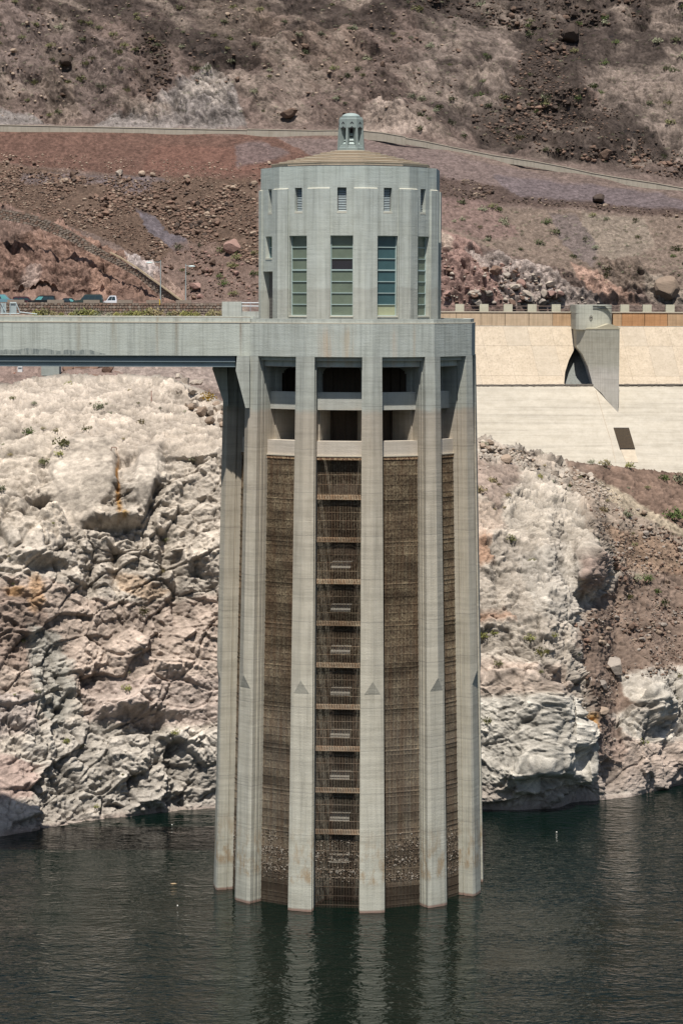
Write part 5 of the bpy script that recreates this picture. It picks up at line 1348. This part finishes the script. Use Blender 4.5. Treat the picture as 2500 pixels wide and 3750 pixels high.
scatter(near_pick, [(1750,1610),(2080,1700),(2200,1760),(2300,1840),(2200,1900),(2080,1790),(1900,1720),(1750,1720)], 900, 5, 26, ['pale','tan','pale'], 'whitish broken stones along the crest of the right shore', 'broken stones on the right crest', 2.3, 16, 'crest_stones', 9)
scatter(near_pick, [(2150,1850),(2330,1860),(2520,1980),(2530,2420),(2420,2480),(2250,2480),(2110,2360),(2110,2280),(2240,2150),(2240,2080)], 2600, 4, 26, ['brown','tan','red','grey'], 'brown and orange scree stones on the slope right of the promontory', 'scree stones on the right slope', 2.6, 30, 'scree_stones', 10)
scatter(near_pick, [(2120,2480),(2260,2470),(2260,2560),(2200,2620),(2280,2760),(2200,2790),(2160,2640)], 350, 4, 18, ['brown','tan','grey'], 'stones in the brown gully beside the white rounded cliff', 'stones in the lower gully', 2.4, 8, 'gully_stones', 11)
scatter(far_pick, [(-40,20),(1400,0),(1700,200),(1600,480),(1000,470),(880,330),(640,330),(300,440),(-40,440)], 900, 5, 24, ['brown','tan','brown'], 'brown stones scattered over the upper left mountainside', 'stones on the upper left slope', 3.0, 8, 'slope_stones', 12)

# ================================================================== SHRUBS
def shrub_mesh(seed, c, spread=1.0, nl=90, twig=False):
    r = random.Random(seed); m = MB()
    for i in range(nl):
        th = r.uniform(0,6.28); ph = math.acos(r.uniform(0.0,1)); rad = r.uniform(.45,1)**.6*(.8+.35*math.sin(th*3+seed))
        p = Vector((math.sin(ph)*math.cos(th)*rad*spread, math.sin(ph)*math.sin(th)*rad*spread, math.cos(ph)*rad*.85+.1))
        a = Vector((r.gauss(0,1),r.gauss(0,1),r.gauss(0,1))).normalized()*r.uniform(.10,.2); b = a.orthogonal().normalized()*r.uniform(.06,.12)
        m.add([p-a, p+b, p+a, p-b], [(0,1,2,3)])
    for i in range(7):
        th = r.uniform(0,6.28); m.tube((0,0,-.3),(.6*math.cos(th)*spread,.6*math.sin(th)*spread,.6),.03,3)
    me = m.mesh('shrub'); n = NT('shrub_leaves_%d' % seed, .8, .15); oi = n.t.nodes.new('ShaderNodeObjectInfo')
    col = n.mix(n.noise(sc=5, detail=3), tuple(v*.6 for v in c), tuple(v*1.45 for v in c))
    col = n.mix(oi.outputs['Random'], n.mix(1,col,(.75,.78,.75),'MULTIPLY'), n.mix(1,col,(1.2,1.15,1.1),'MULTIPLY'))
    me.materials.append(n.color(col)); return me
SC = dict(olive=(.135,.135,.065), sage=(.20,.205,.14), green=(.075,.10,.035), dry=(.235,.20,.11), yellow=(.42,.30,.05), lime=(.20,.20,.07), dark=(.07,.075,.04))
SM = {k: [shrub_mesh(i*13+j*101, c, nl=110) for i in range(3)] for j, (k, c) in enumerate(SC.items())}
NAMES = dict(olive='olive green', sage='pale sage grey', green='dark green', dry='dry straw coloured', yellow='bright yellow', lime='yellow green', dark='dark olive')
shr = 0
def shrub(pick, px, py, wpx, kind, label, group=None, hr=.8):
    global shr
    p, _ = pick(px, py); s = wpx/2*p[1]/FOC*(1.35 if pick is far_pick else 1.15); shr += 1
    o = inst('shrub', SM[kind][shr%3]); o.location = (p[0], p[1]-s*.2, p[2]); o.scale = (s, s, s*hr*1.3); o.rotation_euler = (0,0,random.uniform(0,6.28))
    o['label'] = label; o['category'] = 'shrub'
    if group: o['group'] = group
named = [
 (358,1500,44,'sage','round sage shrub mid-slope on the pale rock under the bridge'),(402,1522,26,'sage','small sage shrub right of the round one on the pale rock'),
 (102,1590,46,'green','dark green shrub at left on the pale rock, darkest there'),(230,1635,62,'olive','wide olive shrub on the pale rock below the dark green one'),
 (160,1700,46,'olive','flat olive shrub left of the smooth beige slab top'),(207,1590,30,'dry','sparse dry shrub between the dark green and the sage shrubs'),
 (314,1580,34,'lime','upright grassy tuft in the middle of the pale cap'),(516,1555,38,'dry','yellowish dry shrub at the right of the pale cap'),
 (122,1485,24,'sage','small grey sage shrub high on the pale cap'),(42,1468,24,'olive','small olive shrub at the far left of the pale cap'),
 (252,1418,40,'lime','pale lime shrub just under the bridge near the red rocks'),(218,1672,40,'lime','low yellowish shrub beside the flat olive one'),
 (8,1800,40,'dark','dark shrub cut by the left edge of the photo on the cliff'),(762,1432,58,'yellow','bright yellow flowering bush beside the haunched pier'),
 (536,2250,56,'olive','thorny olive shrub on the dark red band of the left cliff'),(463,2530,42,'lime','yellow green shrub low on the left cliff face centre'),
 (635,2690,36,'lime','yellow green shrub low on the left cliff near the tower'),(243,2722,36,'lime','left one of the pair of shrubs above the shoreline slab'),
 (300,2738,34,'olive','right one of the pair of shrubs above the shoreline slab'),(124,2540,28,'olive','small shrub on the lower left cliff under the grey patch'),
 (704,1690,40,'sage','grey shrub in the cleft of the upper left cliff by the pier'),(627,1985,28,'olive','small shrub in a dark crack of the left cliff'),
 (612,2100,30,'dry','dry tuft below the shrub in the dark crack'),(92,2355,28,'dark','dark tuft on the blackish band at the left edge'),
 (2373,2125,50,'green','round dark green bush alone on the scree slope'),(2329,2120,42,'sage','pale shrub left of the round dark green bush'),
 (2411,2170,34,'green','small green bush below right of the round one'),(2435,2212,38,'green','green bush nearest the right edge of the scree'),
 (2302,2190,42,'lime','sparse light green shrub below the pale shrub on the scree'),(1880,1975,44,'olive','round olive tussock on the upper promontory'),
 (1948,2055,30,'olive','upright shrub in the crack of the promontory'),(1986,2395,52,'lime','bright yellow green bush mid promontory'),
 (1829,2435,38,'olive','olive bush left of the bright yellow green one'),(1941,2345,44,'lime','sprawling lime shrub above the bright bush'),
 (2030,2330,30,'lime','small lime shrub right of the sprawling one'),(1768,2335,44,'lime','pale green shrub touching the tower edge on the right'),
 (1809,2322,30,'lime','second pale green shrub from the tower edge'),(1799,2645,44,'lime','pale shrub on the white rock near the tower'),
 (1979,2460,24,'olive','small dark tuft under the bright bush'),(2360,2722,44,'lime','straw green bush above the right waterline'),
 (2424,1755,44,'green','green bush at the spillway foot near the right edge'),(2302,1710,40,'lime','leafy lime bush at the foot of the spillway grate'),
 (2485,1765,60,'sage','tall grey green bush cut by the right edge'),(2465,1895,80,'green','widest dark green thicket at the right edge on the brown slope'),
 (2210,1873,40,'dry','dry dome shrub on the scree right of the promontory'),(2302,1890,44,'sage','grey dome shrub on the scree below the pale path'),
 (2333,1993,30,'olive','small olive shrub on the orange scree'),(1768,1630,30,'sage','sage shrub on the crest nearest the tower'),
 (1758,1800,44,'dry','round straw tussock beside the tower on the dirt'),(1802,1765,40,'dry','straw tussock above the round one'),
 (1853,1815,26,'dry','small straw tussock right of the round one'),(1969,1750,34,'lime','lime shrub on white rock below the crest'),
 (2084,1780,18,'green','tiny bright green plant beside the tilted slab'),(2214,1702,50,'dry','long yellowish grass clump along the spillway foot'),
 (2163,1697,30,'sage','sage clump at the spillway foot left of the yellowish grass'),(2482,2475,30,'lime','lime plant on the white ledge at right edge'),
 (2108,2398,18,'green','tiny green plant at the foot of the promontory overhang'),(2169,2868,22,'lime','small lime plant just above the water at the rounded cliff'),
 (363,2960,26,'lime','small yellow plant just above the left waterline'),(2452,2562,40,'olive','olive shrub on the white ledge above the right waterline')]
for px, py, w, k, lab in named:
    shrub(far_pick if (px < 1000 and py < 1400) else near_pick, px, py, w, k, lab)
rr = random.Random(21)
ORD = 'first second third fourth fifth sixth seventh eighth ninth tenth eleventh twelfth thirteenth fourteenth fifteenth sixteenth seventeenth eighteenth nineteenth twentieth twenty-first twenty-second twenty-third twenty-fourth twenty-fifth twenty-sixth'.split()
for i in range(26):     # hedge-like row at the foot of the parking wall
    px = 140+i*28+rr.uniform(-8,8); k = rr.choice(['lime','olive','sage','lime','dry'])
    p = at(px, 1160, 463); s = rr.uniform(30,62)/2*463/FOC
    o = inst('shrub', SM[k][i%3]); o.location = (p[0], 463, p[2]); o.scale = (s,s,s*1.1); o['category'] = 'shrub'
    o['label'] = '%s shrub, %s from the left in the row under the parking wall' % (NAMES[k], ORD[i]); o['group'] = 'shrubs in a row below the parking wall'
def shrubs(pick, poly, n, a, b, kinds, place, seed):
    r = random.Random(seed); xs = [p[0] for p in poly]; ys = [p[1] for p in poly]; c = 0
    while c < n:
        x = r.uniform(min(xs), max(xs)); y = r.uniform(min(ys), max(ys))
        if not inside(poly, np.array([x]), np.array([y]))[0]: continue
        k = r.choice(kinds); w = r.uniform(a,b); shrub(pick, x, y, w, k, '%s %s shrub %s, %s' % ('large' if w > (a+b)/2 else 'small', NAMES[k], place, place_word(xs, ys, x, y)), 'desert shrubs '+place); c += 1
shrubs(far_pick, [(-30,0),(900,0),(860,260),(640,330),(420,390),(130,440),(-30,440)], 48, 16, 34, ['olive','sage','dark','olive'], 'on the upper left mountainside', 1)
shrubs(far_pick, [(900,0),(1500,0),(1700,450),(1560,500),(1330,380),(900,470)], 34, 16, 34, ['olive','sage','dark'], 'on the slope behind the lantern', 2)
shrubs(far_pick, [(1500,0),(2540,0),(2540,660),(2100,590),(1600,500)], 48, 16, 36, ['olive','sage','green','dark'], 'on the upper right mountainside', 3)
shrubs(far_pick, [(1600,740),(2540,800),(2540,1050),(2100,1000),(1800,900),(1600,840)], 34, 16, 36, ['olive','sage','dark','green'], 'above the spillway', 4)
shrubs(far_pick, [(600,900),(940,900),(940,1100),(700,1100)], 14, 18, 36, ['olive','sage','green'], 'near the street lamps', 5)
shrubs(near_pick, [(0,1420),(640,1410),(800,1600),(420,1620),(0,1700)], 14, 12, 22, ['sage','olive','dry'], 'dotting the pale rock cap under the bridge', 6)
shrubs(near_pick, [(1750,1620),(2500,1740),(2500,2200),(2250,2100),(2050,1900),(1760,1900)], 14, 14, 26, ['sage','olive','dry'], 'dotting the right shore slope', 7)
shrubs(near_pick, [(0,1900),(780,1900),(780,2900),(0,2950)], 10, 12, 24, ['olive','lime','dry'], 'clinging to the left cliff', 8)

def brush(pick, areas, kind, label, seed):
    """the many small tufts nobody could count, joined"""
    r = random.Random(seed); b = []
    for me in SM[kind]:
        v = np.array([tuple(q.co) for q in me.vertices])[:4*36]; b.append(v)
    V = []; F = []; nv = 0
    for poly, n, a_, b_ in areas:
        xs = [p[0] for p in poly]; ys = [p[1] for p in poly]; c = 0
        while c < n:
            x = r.uniform(min(xs), max(xs)); y = r.uniform(min(ys), max(ys))
            if not inside(poly, np.array([x]), np.array([y]))[0]: continue
            p, _ = pick(x, y); s = r.uniform(a_, b_)/2*p[1]/FOC; v = b[c%3]*np.array([s*1.1,s*1.1,s])+np.array([p[0],p[1]-s*.2,p[2]])
            V.append(v); F.append(np.arange(144).reshape(36,4)+nv); nv += 144; c += 1
    V = np.concatenate(V); F = np.concatenate(F); me = bpy.data.meshes.new('brush')
    me.vertices.add(len(V)); me.vertices.foreach_set('co', V.reshape(-1).astype(np.float32)); me.loops.add(F.size)
    me.loops.foreach_set('vertex_index', F.reshape(-1).astype(np.int32)); me.polygons.add(len(F)); me.polygons.foreach_set('loop_start', (np.arange(len(F))*4).astype(np.int32))
    me.materials.append(SM[kind][0].materials[0]); me.update(calc_edges=True)
    o = bpy.data.objects.new('brush', me); COL.objects.link(o); o['kind'] = 'stuff'; o['label'] = label; o['category'] = 'brush'
UPL = [(-30,0),(1700,0),(1560,500),(1330,380),(900,470),(-30,450)]; UPR = [(1500,0),(2540,0),(2540,660),(2100,590),(1600,500)]; MIDR = [(1600,740),(2540,800),(2540,1080),(2100,1020),(1600,840)]
brush(far_pick, [(UPL,300,9,21),(UPR,240,9,21),(MIDR,140,9,20)], 'dark', 'small dark olive tufts dotted over the mountainside', 31)
brush(far_pick, [(UPL,190,8,18),(UPR,170,8,18),(MIDR,90,8,18)], 'sage', 'small grey green tufts dotted over the mountainside', 32)
brush(near_pick, [([(0,1420),(640,1410),(800,1600),(420,1620),(0,1700)],40,6,11),([(1750,1620),(2500,1740),(2500,2300),(2250,2100),(2050,1900),(1760,1900)],70,6,12)], 'sage', 'tiny grey green tufts on the pale shore rock', 33)

# ================================================================== floating debris on the lake
M['foam'] = flat('white_floating_scrap', (.7,.68,.62)); M['foam2'] = flat('brown_floating_twig', (.35,.25,.15))
rr = random.Random(4)
for i, (px, py, w) in enumerate([(634,3022,5),(655,3318,6),(640,3238,26),(2040,3045,6)]):
    v = (1875-py)/FOC; Yd = (ZW-HC)/((-SP+v*CP)/(CP+v*SP)); p = at(px,py,Yd); s = w/2*Yd/FOC
    m = MB(); m.loft([[(p[0]+s*f*math.cos(6.28*j/6),p[1]+s*f*math.sin(6.28*j/6)*(.4 if w > 20 else 1),p[2]+zz) for j in range(6)] for f, zz in ((.7,-.02),(1,.01),(.5,.05))])
    m.build('floating_debris', M['foam2'] if w > 20 else M['foam'], label='thin brown stick floating left of the tower' if w > 20 else 'one of the tiny white scraps floating on the dark lake', category='debris', **({} if w > 20 else {'group': 'scraps floating on the lake'}))
